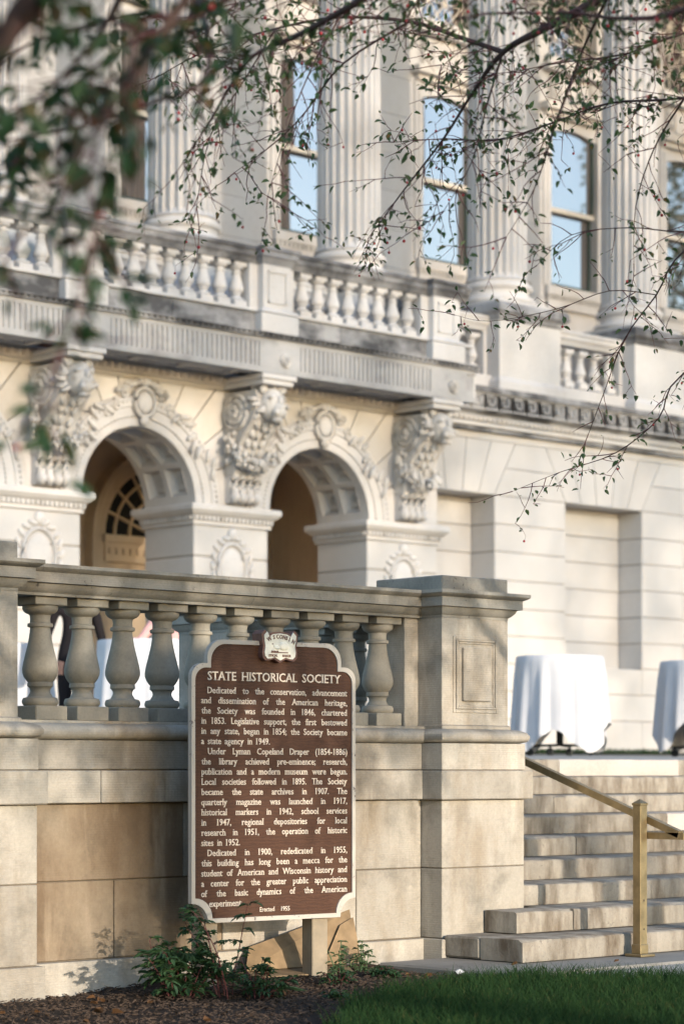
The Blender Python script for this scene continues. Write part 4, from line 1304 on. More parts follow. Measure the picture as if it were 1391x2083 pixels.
for c in [13.67] + [q - .03 for q in CORB]:
    p_ = part(MB().box(c - .225, c + .225, 22.12, 22.56, 6.70, 7.25, .006).box(c - .36, c + .36, 22.22, 22.46, 6.70, 7.25, .004), 'balcony_pier', 'bld', bal)
    m = MB()
    for u0, u1, z0, z1 in ((-.15, -.128, 6.78, 7.17), (.128, .15, 6.78, 7.17), (-.15, .15, 6.78, 6.80), (-.15, .15, 7.15, 7.17)):
        m.box(c + u0, c + u1, 22.104, 22.124, z0, z1)
    part(m, 'panel_frame', 'bld', p_)
    part(MB().box(c - .30, c + .30, 22.06, 22.6, 6.408, 6.64, .006), 'pier_base', 'bld', p_)
    part(rect_loft(MB(), c, 22.34, [(.27, .25, 6.64), (.30, .28, 6.66), (.29, .27, 6.69), (.24, .235, 6.71)]), 'pier_moulding', 'bld', p_)
    part(rect_loft(MB(), c, 22.34, [(.235, .225, 7.248), (.25, .24, 7.285), (.275, .265, 7.325), (.295, .285, 7.335), (.295, .285, 7.395), (.32, .31, 7.41), (.32, .31, 7.44), (.31, .30, 7.453)]), 'pier_cap', 'grime', p_)
# side return of the balcony rail
part(MB().prism([(22.66 - .17, 7.25), (22.66 - .19, 7.45), (22.66 + .19, 7.45), (22.66 + .17, 7.25)], 22.5, 23.5, 'y'), 'handrail', 'grime', bal)
for q in range(2):
    place('baluster', bb_me, 'bld', bal, loc=(22.66, 22.78 + .27 * q, 6.70))

# main wall to the right: ashlar with niches and flat arches
YM = 23.30
mw = part(MB().box(23.0, 40, 23.77, 24.3, 1.2, 5.9).box(23.02, 40, YM + .012, 23.78, 1.2, 2.59).box(24.57, 26.03, YM + .012, 23.78, 2.5, 5.8).box(27.74, 40, YM + .012, 23.78, 2.5, 5.8).box(23.02, 40, YM + .012, 23.78, 4.975, 5.8), 'main_wall', 'bjoint', B)
zr_ = [1.25, 1.82, 2.21, 2.598, 2.986, 3.373, 3.768, 4.162, 4.55, 4.95]
def ab(x0, x1, z0, z1, y0=YM, y1=23.79, mat='bld_flat'):
    part(MB().box(x0 + .003, x1 - .003, y0, y1, z0 + .005, z1 - .005, .010), 'ashlar_block', mat, mw)
for i, (z0, z1) in enumerate(zip(zr_, zr_[1:])):
    if z1 <= 2.6:
        xs_ = [23.03, 24.56, 26.04, 27.73, 29.6, 40] if i % 2 == 0 else [23.03, 25.3, 26.9, 28.6, 30.2, 40]
        for a, b in zip(xs_, xs_[1:]): ab(a, b, z0, z1)
    else:
        ab(24.56, 26.04, z0, z1)
        for a, b in (((27.73, 28.7), (28.7, 30.2), (30.2, 40)) if i % 2 else ((27.73, 29.4), (29.4, 40))): ab(a, b, z0, z1)
        ab(23.03, 24.555, z0, z1, 23.745, 23.80); ab(26.045, 27.725, z0, z1, 23.745, 23.80)
def quad(p):
    part(MB().prism(p, YM, 23.79, 'y'), 'ashlar_block', 'bld_flat', mw)
def fan(x0, x1, xt0, xt1):
    n = 5; g_ = .006
    for q in range(n):
        b0, b1 = x0 + (x1 - x0) * q / n, x0 + (x1 - x0) * (q + 1) / n
        t0, t1 = xt0 + (xt1 - xt0) * q / n, xt0 + (xt1 - xt0) * (q + 1) / n
        quad([(b0 + g_, 4.955), (b1 - g_, 4.955), (t1 - g_, 5.70), (t0 + g_, 5.70)])
fan(22.95, 24.56, 22.52, 24.98)
fan(26.04, 27.73, 25.62, 28.15)
lx = lambda a, b, z: a + (b - a) * (z - 4.955) / (.745)
for xa0, xa1, xb0, xb1 in ((24.56, 24.98, 26.04, 25.62), (27.73, 28.15, 40, 40)):
    for z0, z1 in ((4.958, 5.335), (5.345, 5.70)):
        quad([(lx(xa0, xa1, z0) + .006, z0), (lx(xb0, xb1, z0) - .006, z0), (lx(xb0, xb1, z1) - .006, z1), (lx(xa0, xa1, z1) + .006, z1)])
part(MB().box(23.0, 40, YM - .015, 23.8, 5.705, 5.80), 'fillet', 'bld', mw)
# string cornice: eggs, key-pattern band, weathered top
cn = part(MB().box(22.95, 40, 23.20, 23.9, 5.802, 6.06).box(22.95, 40, 23.12, 23.9, 6.06, 6.32).box(22.95, 40, 23.06, 23.9, 6.32, 6.40), 'string_cornice', 'grime', B)
m = MB(); x = 23.1
while x < 39.9:
    m.ell((x, 23.19, 5.965), (.034, .04, .05), 6, 5); m.box(x + .042, x + .052, 23.17, 23.21, 5.92, 6.01); x += .094
m.box(22.97, 40, 23.16, 23.21, 5.86, 5.905)
part(m, 'egg_and_dart', 'bld_tan', cn, 60, kind='stuff')
m = MB(); x = 23.05; y0_, y1_ = 23.095, 23.125
key = [(0, 0, .30, .022), (0, 0, .022, .20), (0, .178, .20, .20), (.178, .06, .20, .20), (.07, .06, .20, .082), (.07, .06, .092, .14), (.278, 0, .30, .20)]
while x < 39.7:
    for a, b, c_, d in key:
        m.box(x + a, x + c_, y0_, y1_, 6.085 + b, 6.085 + d)
    x += .278
m.box(22.95, 40, 23.09, 23.13, 6.30, 6.318)
part(m, 'key_pattern', 'grime2', cn, kind='stuff')
# pedestals, loggia balustrade and columns
lg = part(MB().box(12.6, 40, 23.35, 26.45, 5.9, 6.399), 'loggia_floor', 'bld', B)
part(MB().box(22.98, 40, 23.50, 23.95, 6.40, 6.66, .006), 'plinth_course', 'bld', lg)
part(MB().box(12.6, 22.5, 23.50, 23.95, 6.40, 6.66, .006), 'plinth_course', 'bld', lg)
part(rail2(MB(), 12.6, 40, 23.72, 7.30), 'handrail', 'bld', lg, 40)
CX = [16.59 + 2.92 * i for i in range(-1, 8)]
for c in CX:
    pd = part(MB().box(c - .64, c + .64, 23.35, 24.62, 6.62, 7.44, .006), 'pedestal', 'bld_flat', B)
    part(rect_loft(MB(), c, 23.985, [(.70, .695, 6.40), (.70, .695, 6.56), (.685, .68, 6.58), (.655, .65, 6.63)]), 'pedestal_base', 'bld', pd)
    part(rect_loft(MB(), c, 23.985, [(.645, .64, 7.435), (.67, .665, 7.46), (.675, .67, 7.50), (.72, .715, 7.54), (.735, .73, 7.55), (.735, .73, 7.63), (.71, .705, 7.68)]), 'pedestal_cap', 'grime', pd)
for c in CX[:-1]:
    for q in range(5):
        place('baluster', bb_me, 'bld', lg, loc=(c + .84 + .31 * q, 23.72, 6.70))
    part(MB().box(c + .64, c + .70, 23.6, 23.85, 6.66, 7.30), 'respond', 'bld', lg)
    part(MB().box(c + 2.22, c + 2.28, 23.6, 23.85, 6.66, 7.30), 'respond', 'bld', lg)
# fluted column
NF = 24
def shaft_mesh():
    m = MB(); zs_ = [8.10, 8.14, 8.20, 9.6, 11.0, 12.6, 14.0, 14.3]
    sec = []
    for i in range(NF):
        for u, d in ((0, 0), (.18, 0), (.28, .036), (.59, .062), (.90, .036)):
            sec.append((2 * PI * (i + u) / NF, d))
    n = len(sec)
    for z in zs_:
        t = (z - 8.1) / 6.2
        R0 = .435 * (1 - .12 * t * t)
        if z < 8.13: R0 += .05
        fl = 0 if z < 8.15 or z > 14.2 else 1
        for a, d in sec:
            r = R0 - d * fl
            m.v.append((r * math.cos(a), r * math.sin(a), z))
    for j in range(len(zs_) - 1):
        for i in range(n):
            m.f.append([j * n + i, j * n + (i + 1) % n, (j + 1) * n + (i + 1) % n, (j + 1) * n + i])
    return m.mesh('shaft', 28)
sh_me = shaft_mesh()
bs_ = MB(); bs_.box(-.56, .56, -.56, .56, 7.68, 7.76, .01)
bs_.lathe([(.50, 7.76), (.54, 7.775), (.555, 7.81), (.54, 7.845), (.50, 7.862), (.475, 7.866), (.455, 7.90), (.45, 7.935), (.465, 7.96), (.48, 7.964), (.505, 7.98), (.515, 8.01), (.505, 8.04), (.48, 8.058), (.465, 8.06), (.465, 8.10)], n=40)
bs_me = bs_.mesh('column_base', 40)
cp = MB()
cp.lathe([(.40, 14.28), (.43, 14.32), (.40, 14.36), (.50, 14.46), (.50, 14.5)], n=32)
for s in (-1, 1):
    for y in (-.38, .38):
        cp.tube([(s * .47, y - .09, 14.42), (s * .47, y + .09, 14.42)], .17, 16)
cp.box(-.60, .60, -.55, .55, 14.56, 14.70, .02)
cp_me = cp.mesh('capital', 40)
for c in CX:
    o = place('column', sh_me, 'bld', B, loc=(c, 24.0, 0))
    for nm, me_ in (('column_base', bs_me), ('capital', cp_me)):
        q = bpy.data.objects.new(nm, me_); C.objects.link(q); q.parent = o
        if not me_.materials: me_.materials.append(M['bld'])
# entablature and attic above the picture
part(MB().box(12.6, 40, 23.45, 26.6, 14.7, 15.5).box(12.6, 40, 23.5, 26.6, 15.5, 16.3).box(12.4, 40.2, 22.9, 26.6, 16.3, 16.8).box(12.6, 40, 23.6, 34, 16.8, 18.0), 'entablature', 'bld', B)
part(MB().box(12.6, 40, 27.2, 34, 1.2, 16.8), 'rear_block', 'room', B)

# loggia back wall with windows
YL = 26.42
WX = [20.94 + 2.92 * i for i in range(-2, 7)]
ZB, ZM, ZT = 8.98, 10.24, 11.46
HW = .60
xs_ = [12.6] + [v for c in WX for v in (c - HW, c + HW)] + [40]
lw_ = part(MB().box(12.6, 40, 26.75, 27.15, 6.4, 14.7), 'loggia_wall', 'bjoint', B)
zrow = [6.40 + .585 * i for i in range(14)] + [14.7]
for a, b in zip(xs_[0::2], xs_[1::2]):
    for z0, z1 in zip(zrow, zrow[1:]):
        part(MB().box(a, b, YL, 26.8, z0 + .002, z1 - .002, .004), 'ashlar_block', 'bld', lw_)
for c in WX:
    w_ = part(MB().box(c - HW, c + HW, YL + .02, 26.76, 6.4, 8.60), 'window', 'bld', B)
    part(MB().box(c - HW - .10, c + HW + .10, YL - .10, 26.7, 8.80, 8.955, .01).box(c - HW - .06, c + HW + .06, YL - .06, 26.7, 8.60, 8.80), 'sill', 'bld', w_)
    m = MB(); x = c - HW - .08
    while x < c + HW + .05:
        m.box(x, x + .05, YL - .085, YL - .055, 8.735, 8.80); x += .085
    part(m, 'sill_dentils', 'carve', w_, kind='stuff')
    fr = MB()
    for s in (-1, 1):
        a, b = sorted((c + s * (HW + .13), c + s * (HW - .005)))
        fr.box(a, b, YL - .03, YL + .01, 8.955, 11.75)
        a, b = sorted((c + s * (HW + .05), c + s * (HW - .03)))
        fr.box(a, b, YL - .045, 26.72, 8.955, 11.62)
    # arched head
    hp = [(c - HW, 11.76), (c + HW, 11.76)] + [(c + HW * u, 11.44 + .11 * (1 - u * u)) for u in [1 - i / 8 for i in range(17)]]
    fr.prism(hp, YL + .012, 26.70, 'y')
    part(fr, 'surround', 'bld', w_)
    part(MB().box(c - HW - .20, c + HW + .20, YL - .20, 26.5, 11.78, 11.90, .01).box(c - HW - .12, c + HW + .12, YL - .10, 26.5, 11.70, 11.78), 'hood', 'bld_tan', w_)
    part(MB().box(c - HW - .02, c + HW + .02, YL, 26.75, 11.90, 12.42).box(c - .32, c + .32, YL - .03, YL, 11.98, 12.34, .01), 'panel', 'bld', w_)
    for s in (-1, 1):
        m = MB()
        m.box(c + s * .48 - .09, c + s * .48 + .09, YL - .06, YL + .01, 11.93, 12.38, .01)
        m.ell((c + s * .48, YL - .06, 12.26), (.07, .05, .07), 8, 6).ell((c + s * .48, YL - .06, 12.05), (.06, .045, .06), 8, 6)
        part(m, 'scroll_block', 'carve', w_, 60)
    part(MB().box(c - HW - .16, c + HW + .16, YL - .17, 26.7, 12.42, 12.52, .01).box(c - HW - .10, c + HW + .10, YL - .10, 26.7, 12.52, 12.66), 'upper_sill', 'bld', w_)
    # sashes and panes
    for z0, z1, y in ((ZB, ZM, 26.56), (ZM - .05, 11.56, 26.50)):
        sa = MB()
        e = .045
        sa.box(c - HW + .03, c - HW + .03 + e, y - .02, y + .02, z0, z1).box(c + HW - .03 - e, c + HW - .03, y - .02, y + .02, z0, z1)
        sa.box(c - HW + .03, c + HW - .03, y - .025, y + .025, z0, z0 + e + .02)
        if z1 < 11: sa.box(c - HW + .03, c + HW - .03, y - .02, y + .02, z1 - e, z1)
        so = part(sa, 'sash', 'green', w_)
        pm = MB(); pm.add([(c - HW + .07, y + .004, z0 + .05), (c + HW - .07, y + .004, z0 + .05), (c + HW - .07, y + .004 , z1 - .02), (c - HW + .07, y + .004, z1 - .02)], [(0, 1, 2, 3)])
        part(pm, 'pane', 'glass', so)
    part(MB().box(c - HW + .02, c + HW - .02, 26.46, 26.53, ZM - .055, ZM + .02), 'meeting_rail', 'sash', w_)
    # upper window behind a lattice
    pm = MB(); pm.add([(c - HW, 26.66, 12.66), (c + HW, 26.66, 12.66), (c + HW, 26.66, 14.3), (c - HW, 26.66, 14.3)], [(0, 1, 2, 3)])
    part(pm, 'upper_pane', 'glass', w_)
    lt = MB()
    for i in range(3):
        for j in range(4):
            x0_, z0_ = c - HW + i * .3667, 12.68 + j * .40
            for (p, q) in (((x0_, 26.6, z0_), (x0_ + .3667, 26.6, z0_ + .40)), ((x0_ + .3667, 26.6, z0_), (x0_, 26.6, z0_ + .40))):
                lt.tube([p, q], .014, 4)
    for i in range(4): lt.tube([(c - HW + i * .3667, 26.6, 12.66), (c - HW + i * .3667, 26.6, 14.3)], .016, 4)
    for j in range(5): lt.tube([(c - HW, 26.6, 12.68 + j * .40), (c + HW, 26.6, 12.68 + j * .40)], .016, 4)
    part(lt, 'lattice', 'sash', w_)

# vestibule behind the arches
ve = part(MB().box(12.6, 23.9, 26.2, 26.4, 1.2, 5.9).box(22.98, 23.3, 23.87, 26.2, 1.2, 5.9).box(12.4, 12.7, 22.95, 26.2, 1.2, 5.9).box(12.6, 23.0, 23.87, 26.2, 5.62, 5.88).box(12.6, 23.0, 22.9, 26.2, 1.0, 1.362), 'vestibule', 'inner', B)
for c in (15.03, 17.95, 20.87):
    m = MB(); n = 24; prf = [(1.0, 26.2), (1.0, 26.08), (1.12, 26.06), (1.16, 26.02), (1.24, 26.02), (1.26, 26.2)]
    for i in range(n + 1):
        a = PI * i / n
        for r, y in prf: m.v.append((c + r * math.cos(a), y, 4.28 + r * math.sin(a)))
    k_ = len(prf)
    for i in range(n):
        for q in range(k_ - 1): m.f.append([i * k_ + q, i * k_ + q + 1, (i + 1) * k_ + q + 1, (i + 1) * k_ + q])
    m.box(c - 1.24, c - 1.0, 26.03, 26.2, 1.36, 4.28).box(c + 1.0, c + 1.24, 26.03, 26.2, 1.36, 4.28)
    dr = part(m, 'doorway', 'inner', B)
    m = MB(); m.prism([(c + math.cos(PI * i / 20), 4.28 + math.sin(PI * i / 20)) for i in range(21)], 26.15, 26.19, 'y')
    part(m, 'fanlight', 'room', dr)
    m = MB()
    for i in range(1, 9):
        a = PI * i / 9; m.tube([(c + .18 * math.cos(a), 26.13, 4.28 + .18 * math.sin(a)), (c + .98 * math.cos(a), 26.13, 4.28 + .98 * math.sin(a))], .022, 5)
    for r in (.18, .55, .80, .98):
        m.tube([(c + r * math.cos(PI * i / 20), 26.13, 4.28 + r * math.sin(PI * i / 20)) for i in range(21)], .022, 5)
    part(m, 'fanlight_bars', 'inner', dr)
    m = MB(); m.box(c - 1.05, c + 1.05, 26.0, 26.18, 3.92, 4.28).box(c - 1.08, c + 1.08, 25.96, 26.1, 4.18, 4.28)
    x = c - 1.0
    while x < c + 1: m.box(x, x + .06, 25.97, 26.01, 4.02, 4.10); x += .12
    part(m, 'transom', 'inner', dr)
    for s in (-1, 1):
        a, b = sorted((c + s * .02, c + s * .96))
        lf_ = part(MB().box(a, b, 26.08, 26.17, 1.37, 3.92), 'door_leaf', 'inner', dr)
        part(MB().box(a + .14, b - .14, 26.06, 26.09, 1.6, 2.4, .01).box(a + .14, b - .14, 26.06, 26.09, 2.55, 3.7, .01), 'door_panel', 'inner', lf_)

# ------------------------------------------------------------------ crabapple trees
LIMBS1 = {
'L1': [(7.69,5.82,4.63,.05),(7.47,6.44,4.26,.036),(7.42,6.75,4.17,.028),(7.44,7.01,4.13,.021),(7.49,7.24,4.01,.012),(7.54,7.46,3.87,.009),(7.55,7.72,3.69,.006),(7.59,7.96,3.55,.003)],
'L2': [(7.44,7.01,4.13,.02),(7.39,7.20,4.22,.017),(7.29,7.42,4.32,.014),(7.14,7.70,4.37,.011),(7.00,7.96,4.35,.008),(6.92,8.31,4.32,.006),(6.89,8.61,4.27,.003)],
'L4': [(9.13,6.53,4.27,.024),(8.63,7.00,4.16,.014),(8.53,7.36,4.19,.012),(8.48,7.68,4.15,.01),(8.37,7.92,4.10,.008),(8.25,8.17,4.13,.006),(8.15,8.40,4.14,.003)],
'L5': [(9.48,6.89,3.99,.02),(9.27,7.49,3.66,.011),(9.31,7.73,3.46,.009),(9.27,7.90,3.26,.007),(9.27,8.04,3.00,.005),(9.28,8.17,2.77,.003)],
'L6': [(10.30,7.49,3.56,.016),(9.88,8.02,3.17,.01),(9.86,8.17,2.95,.008),(9.77,8.39,2.78,.006),(9.63,8.66,2.69,.004),(9.52,8.90,2.60,.002)],
'L7': [(9.04,6.62,3.55,.014),(8.63,7.00,3.55,.008),(8.52,7.23,3.59,.006),(8.40,7.48,3.58,.004),(8.36,7.66,3.46,.002)],
'L8': [(9.31,7.73,3.46,.007),(9.14,7.89,3.48,.006),(8.95,8.07,3.39,.005),(8.71,8.29,3.33,.003),(8.58,8.41,3.36,.002)],
'L9': [(7.47,6.44,4.26,.014),(7.54,6.64,4.10,.009),(7.54,6.78,3.85,.007),(7.54,6.92,3.56,.004),(7.45,7.00,3.35,.002)],
'L10': [(7.29,7.42,4.32,.01),(7.22,7.76,4.20,.008),(7.23,8.02,4.04,.006),(7.20,8.19,3.93,.004),(7.13,8.39,3.82,.002)],
}
for _n, _P in {
'L12': [(7.29,5.52,4.17,0.02),(6.95,5.97,4.04,0.01),(6.75,6.42,4.11,0.008),(6.56,6.87,4.18,0.006),(6.41,7.29,4.21,0.004),(6.27,7.55,4.18,0.002)],
'L13': [(8.68,6.41,4.43,0.02),(8.39,6.81,4.36,0.009),(8.28,7.05,4.30,0.007),(8.14,7.31,4.29,0.005),(8.00,7.58,4.27,0.003),(7.82,7.75,4.31,0.002)],
'L14': [(7.44,7.01,4.13,0.01),(7.46,7.12,3.94,0.006),(7.49,7.24,3.72,0.004),(7.47,7.39,3.53,0.002)],
'L15': [(8.63,7.00,4.16,0.009),(8.61,7.16,3.96,0.006),(8.62,7.28,3.71,0.004),(8.69,7.35,3.41,0.002)],
'L16': [(7.00,7.96,4.35,0.007),(6.97,8.13,4.16,0.005),(6.92,8.31,3.93,0.004),(6.94,8.43,3.64,0.002)],
'L17': [(7.14,7.70,4.37,0.008),(6.99,7.70,4.14,0.006),(6.85,7.70,3.86,0.004),(6.71,7.68,3.52,0.002)]}.items():
    LIMBS1[_n] = _P
LIMBS3 = {
'L3': [(6.04,5.99,4.08,.03),(5.94,6.22,3.88,.022),(5.92,6.38,3.83,.02),(5.93,6.64,3.80,.016),(5.95,6.89,3.79,.012),(6.02,7.10,3.74,.009),(6.03,7.23,3.64,.006),(6.01,7.38,3.49,.003)],
'L11': [(6.52,4.86,3.81,.03),(6.43,5.22,3.68,.018),(6.36,5.42,3.68,.012),(6.29,5.62,3.73,.008),(6.17,5.87,3.76,.004)],
}
LIMBS2 = {
'M7': [(3.93,4.54,3.08,0.02),(3.85,4.62,2.99,0.009),(3.76,4.70,2.94,0.007),(3.66,4.79,2.87,0.005),(3.55,4.89,2.74,0.003),(3.49,4.95,2.61,0.002)],
'M8': [(3.01,3.76,2.57,0.007),(2.95,3.75,2.49,0.005),(2.86,3.76,2.35,0.004),(2.81,3.74,2.22,0.003),(2.79,3.69,2.13,0.002)],
'M1': [(2.71,3.49,2.73,.06),(2.64,3.69,2.53,.03),(2.61,3.72,2.47,.022),(2.57,3.75,2.35,.015)],
'M2': [(3.11,3.67,2.75,.02),(3.01,3.76,2.57,.009),(2.94,3.82,2.44,.006),(2.89,3.87,2.33,.005),(2.85,3.90,2.23,.004),(2.77,3.98,2.13,.002)],
'M3': [(3.48,4.41,3.02,.02),(3.41,4.48,2.82,.007),(3.31,4.57,2.67,.005),(3.23,4.64,2.61,.003)],
'M4': [(4.46,5.41,3.36,.012),(4.16,5.01,2.97,.007),(4.04,5.12,2.89,.006),(3.91,5.24,2.83,.005),(3.75,5.39,2.79,.003)],
'M5': [(2.85,3.90,2.23,.004),(2.85,3.84,2.13,.003),(2.82,3.80,2.02,.0025),(2.80,3.81,1.91,.0015)],
'M6': [(4.48,5.39,3.44,.02),(4.44,5.43,3.27,.012),(4.35,5.51,3.29,.009),(4.24,5.62,3.26,.007),(4.10,5.74,3.20,.004),(4.04,5.80,3.15,.002)],
}
leaf_me = MB().leaf(Vector((0, 0, 0)), Vector((1, 0, 0)), Vector((0, 0, 1)), 1.0, .52, .22).mesh('leaf', 180)
class Tree:
    def __init__(s, label, base, h, seed, leafmat):
        s.t = thing('crabapple_tree', label, 'tree', base)
        s.base = Vector(base); s.h = h; s.r = random.Random(seed)
        s.wood = MB(); s.tw = MB(); s.lf = MB(); s.be = MB(); s.big = []; s.lm = leafmat
    def smooth(s, pts):
        out = []
        for i in range(len(pts) - 1):
            p0, p1, p2, p3 = [Vector(pts[max(0, min(len(pts) - 1, j))]) for j in (i - 1, i, i + 1, i + 2)]
            for u in (0, .25, .5, .75):
                out.append(.5 * ((2 * p1) + (p2 - p0) * u + (2 * p0 - 5 * p1 + 4 * p2 - p3) * u * u + (3 * p1 - p0 - 3 * p2 + p3) * u ** 3))
        out.append(Vector(pts[-1]))
        return out
    def leaves(s, p, d, L, big=False):
        r = s.r
        dy = 10.22 - p.y                      # gaps in the crowns through which the low sun reaches wall and pier
        xw, zw = p.x + .0875 * dy, p.z - .2042 * dy
        if (7.45 < xw < 8.5 and -.2 < zw < .93) or (10.1 < xw < 12.5 and -.2 < zw < .95): return
        if 10.1 < xw < 10.9 and 1.0 < zw < 2.3 and r.random() < .45: return
        up = Vector((r.uniform(-.8, .8), r.uniform(-.8, .8), 1))
        W = L * r.uniform(.42, .58)
        if big:
            s.big.append((p.copy(), d.normalized(), up, L))
        else:
            s.lf.leaf(p, d, up, L, W, r.uniform(.1, .4))
    def twig(s, p, d, L, rad, lv, leafL, dens, big=False, droop=.14):
        r = s.r
        n = max(3, int(L / .045)); pts = [Vector(p)]; d = Vector(d).normalized()
        for i in range(n):
            d = (d + Vector((r.gauss(0, .16), r.gauss(0, .16), r.gauss(0, .13) - droop / n * 1.6))).normalized()
            pts.append(pts[-1] + d * (L / n))
        s.tw.tube(pts, [rad * (1 - .75 * i / n) + .0005 for i in range(n + 1)], 4, False)
        for i in range(1, n + 1):
            dd = (pts[i] - pts[i - 1]).normalized()
            if lv > 0 and r.random() < .28:
                a = Vector((r.gauss(0, 1), r.gauss(0, 1), r.gauss(-.2, .7)))
                s.twig(pts[i], dd * .5 + a.normalized(), L * r.uniform(.25, .5), rad * .6, lv - 1, leafL, dens, big, droop)
            if r.random() < dens:
                for _ in range(r.choice((1, 1, 2))):
                    a = Vector((r.gauss(0, 1), r.gauss(0, 1), r.gauss(-.35, .8))).normalized()
                    ld = (dd * .5 + a).normalized()
                    q = pts[i] + ld * leafL * .25
                    s.leaves(q, ld, leafL * (.5 + .85 * r.random() ** 1.3), big)
            if r.random() < (.012 if s.lm == 'leafd' else .035):
                c = pts[i] + Vector((r.uniform(-.01, .01), r.uniform(-.01, .01), -r.uniform(.015, .035)))
                s.tw.tube([pts[i], c], .0007, 3, False)
                rr = r.uniform(.0055, .008)
                s.be.ell(c, (rr, rr, rr), 8, 6)
    def limb(s, P, every=.075, tl=(.12, .42), leafL=.036, dens=.55, big=False, start=0.0, lv=1):
        pts = s.smooth([p[:3] for p in P])
        rd = []
        for i in range(len(P) - 1):
            for u in (0, .25, .5, .75): rd.append(P[i][3] * (1 - u) + P[i + 1][3] * u)
        rd.append(P[-1][3])
        s.wood.tube(pts, rd, 7)
        acc = 0
        for i in range(1, len(pts)):
            seg = pts[i] - pts[i - 1]; acc += seg.length
            while acc > every:
                acc -= every
                if i / len(pts) < start: continue
                a = Vector((s.r.gauss(0, 1), s.r.gauss(0, 1), s.r.gauss(-.25, .75))).normalized()
                s.twig(pts[i], seg.normalized() * .6 + a, s.r.uniform(*tl), .0022, lv, leafL, dens, big)
        s.twig(pts[-1], (pts[-1] - pts[-2]), .25, .002, 1, leafL, dens, big)
    def connect(s, P, fork):
        p1 = Vector(P[0][:3]); f = Vector(fork); r1 = P[0][3]
        dr_ = (Vector(P[1][:3]) - p1).normalized(); ln = (p1 - f).length
        pre = p1 - dr_ * (ln * .28)
        mid = (f + pre) / 2 + Vector((0, 0, .22))
        pts = s.smooth([f, f * .6 + mid * .4 + Vector((0, 0, .10)), mid, pre, p1, p1 + dr_ * .15])[:-4]
        n = len(pts)
        s.wood.tube(pts, [max(r1, .055) + (r1 - max(r1, .055)) * i / (n - 1) for i in range(n)], 8)
        return pts
    def crown(s, c, rad, n, leafL=.05):
        """leafy clumps through the out-of-view part of the crown"""
        r = s.r
        for _ in range(n):
            while True:
                q = Vector((r.uniform(-1, 1), r.uniform(-1, 1), r.uniform(-1, 1)))
                if .25 < q.length < 1: break
            p = Vector(c) + Vector((q.x * rad[0], q.y * rad[1], q.z * rad[2]))
            s.twig(p, q + Vector((0, 0, .2)), r.uniform(.25, .6), .003, 1, leafL, .85, False, .3)
    def finish(s, fork):
        b = s.base; f = Vector(fork)
        pts = s.smooth([b + Vector((0, 0, -.1)), b + Vector((.03, .02, .5)), b * .4 + f * .6 + Vector((-.03, .03, 0)), f])
        tr_ = MB(); n = len(pts)
        tr_.tube(pts, [.13 - .05 * i / (n - 1) + (.05 if i == 0 else 0) for i in range(n)], 12)
        part(tr_, 'trunk', 'bark', s.t, 60)
        part(s.wood, 'branches', 'bark', s.t, 60)
        part(s.tw, 'twigs', 'twig', s.t, 60, kind='stuff')
        if s.big:
            s.r.shuffle(s.big)
            for p, d, up, L in s.big[:290]:
                o = place('leaf', leaf_me, s.lm, s.t, loc=p)
                x = d; y = up.cross(x).normalized(); z = x.cross(y)
                o.rotation_euler = Matrix((x, y, z)).transposed().to_euler()
                o.scale = (L, L, L)
            for p, d, up, L in s.big[290:]:
                s.lf.leaf(p, d, up, L, L * .5, .25)
        if s.lf.v: part(s.lf, 'foliage', s.lm, s.t, kind='stuff')
        if s.be.v: part(s.be, 'berries', 'berry', s.t, 180, kind='stuff')

t1 = Tree('crabapple tree whose thin reddish branches and red berries hang before the columns', (11.4, 4.6, -.03), 5.5, 21, 'leaf')
fork = (11.3, 4.7, 1.9)
for kx, P in LIMBS1.items():
    P = [(x, y, z, r * (.45 if kx in ('L4', 'L5', 'L6', 'L7', 'L8') else .6)) for x, y, z, r in P]
    low = kx in ('L5', 'L6', 'L7', 'L8', 'L15')
    t1.limb(P, .075 if low else (.055 if kx in ('L10', 'L16', 'L17', 'L14', 'L9', 'L1') else (.026 if kx in ('L12', 'L13') else .036)), (.10, .30) if low else (.10, .38), .035, .5 if low else .62)
    if kx not in ('L2', 'L8', 'L9', 'L10', 'L14', 'L15', 'L16', 'L17'):
        t1.connect(P, fork)
t1.crown((9.9, 5.0, 4.6), (1.7, 1.6, .9), 260)
t1.finish(fork)
t3 = Tree('crabapple tree with dense low crown shading the balustrade', (5.4, 1.1, -.03), 5, 33, 'leaf')
fork = (5.5, 1.1, 2.75)
for kx, P in LIMBS3.items():
    P = [(x, y, z, r * .65) for x, y, z, r in P]
    t3.limb(P, .045, (.12, .42), .036, .62)
    t3.connect(P, fork)
for a in range(7):
    q = (7.2 + 2.2 * math.cos(a * .9), .8 + 1.6 * math.sin(a * .9), 4.0 + .6 * math.sin(a * 2.1))
    P = [(5.5 * .4 + q[0] * .6, 1.1 * .4 + q[1] * .6, 3.7, .04), (*q, .015)]
    t3.connect(P, fork); t3.limb(P, .12, (.3, .6), .05, .7)
t3.crown((7.5, .8, 4.25), (3.1, 2.0, 1.2), 1750)
t3.finish(fork)
t2 = Tree('crabapple tree with large dark leaves hanging close in front of the balcony', (1.0, 4.85, -.03), 4.5, 27, 'leafd')
fork = (1.05, 4.8, 1.8)
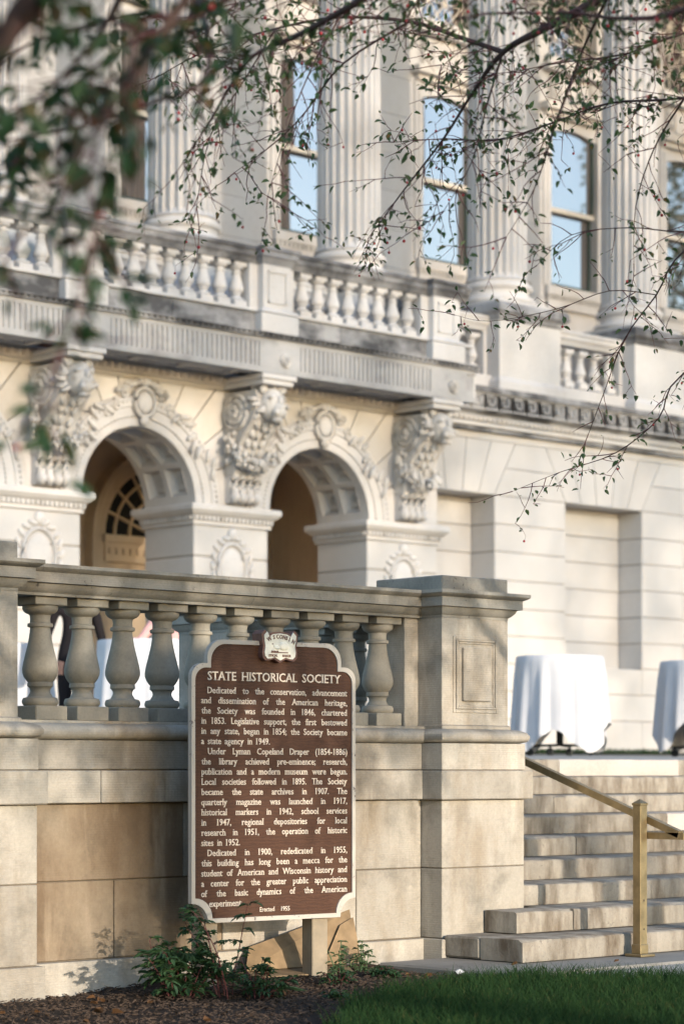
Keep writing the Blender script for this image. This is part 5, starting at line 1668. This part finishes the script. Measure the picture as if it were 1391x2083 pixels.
for kx, P in LIMBS2.items():
    far = kx in ('M4', 'M6')
    t2.limb(P, .036 if not far else .05, (.08, .24), .060 if not far else .045, .62, True)
    if kx not in ('M5', 'M4', 'M8'): t2.connect(P, fork)
t2.crown((1.2, 4.6, 3.6), (1.2, 1.2, .7), 120)
t2.crown((3.0, .8, 3.65), (1.9, 1.2, .9), 620)  # unseen extra crown added to shade the near hanging leaves
t2.finish(fork)

# ------------------------------------------------------------------ unseen trees added to filter the low sun and darken a window reflection
def tall_tree(x, y, h, rad, seed, label):
    r = random.Random(seed)
    t = thing('added_tree', label, 'tree', (x, y, -.1), 'unseen trees added for the light')
    tr_ = MB(); tr_.tube([(x, y, -.2), (x + .1, y, h * .25), (x, y + .1, h * .55), (x, y, h * .9)], [.45, .33, .22, .05], 10)
    lf = MB()
    for i in range(16):
        a = r.uniform(0, 2 * PI); z0 = h * r.uniform(.57, .84)
        L = rad * r.uniform(.6, 1.0)
        tr_.tube([(x, y, z0), (x + math.cos(a) * L * .5, y + math.sin(a) * L * .5, z0 + L * .35), (x + math.cos(a) * L, y + math.sin(a) * L, z0 + L * .55)], [.12, .07, .02], 6)
    n = 0
    while n < 3500:
        q = Vector((r.uniform(-1, 1), r.uniform(-1, 1), r.uniform(-1, 1)))
        if q.length > 1 + .12 * math.sin(5 * q.x + 3 * q.z): continue
        n += 1
        p = Vector((x + q.x * rad * 1.15, y + q.y * rad, h * .75 + q.z * h * .265))
        lf.leaf(p, Vector((r.gauss(0, 1), r.gauss(0, 1), r.gauss(-.3, .6))), Vector((r.uniform(-1, 1), r.uniform(-1, 1), 1)), r.uniform(.24, .40), r.uniform(.18, .28))
    part(tr_, 'trunk', 'bark', t, 60)
    part(lf, 'foliage', 'leaf', t, kind='stuff')
for i in range(6):
    tall_tree(2.5 + 5.0 * i + rng.uniform(-1, 1), -46 + rng.uniform(-4, 4), 29 + rng.uniform(-2, 3), 5.0, 200 + i, 'unseen tall tree added to filter the low sun on the building')
tall_tree(66.0, 0.0, 30, 3.4, 302, 'unseen tall tree added to give a window a dark reflection')
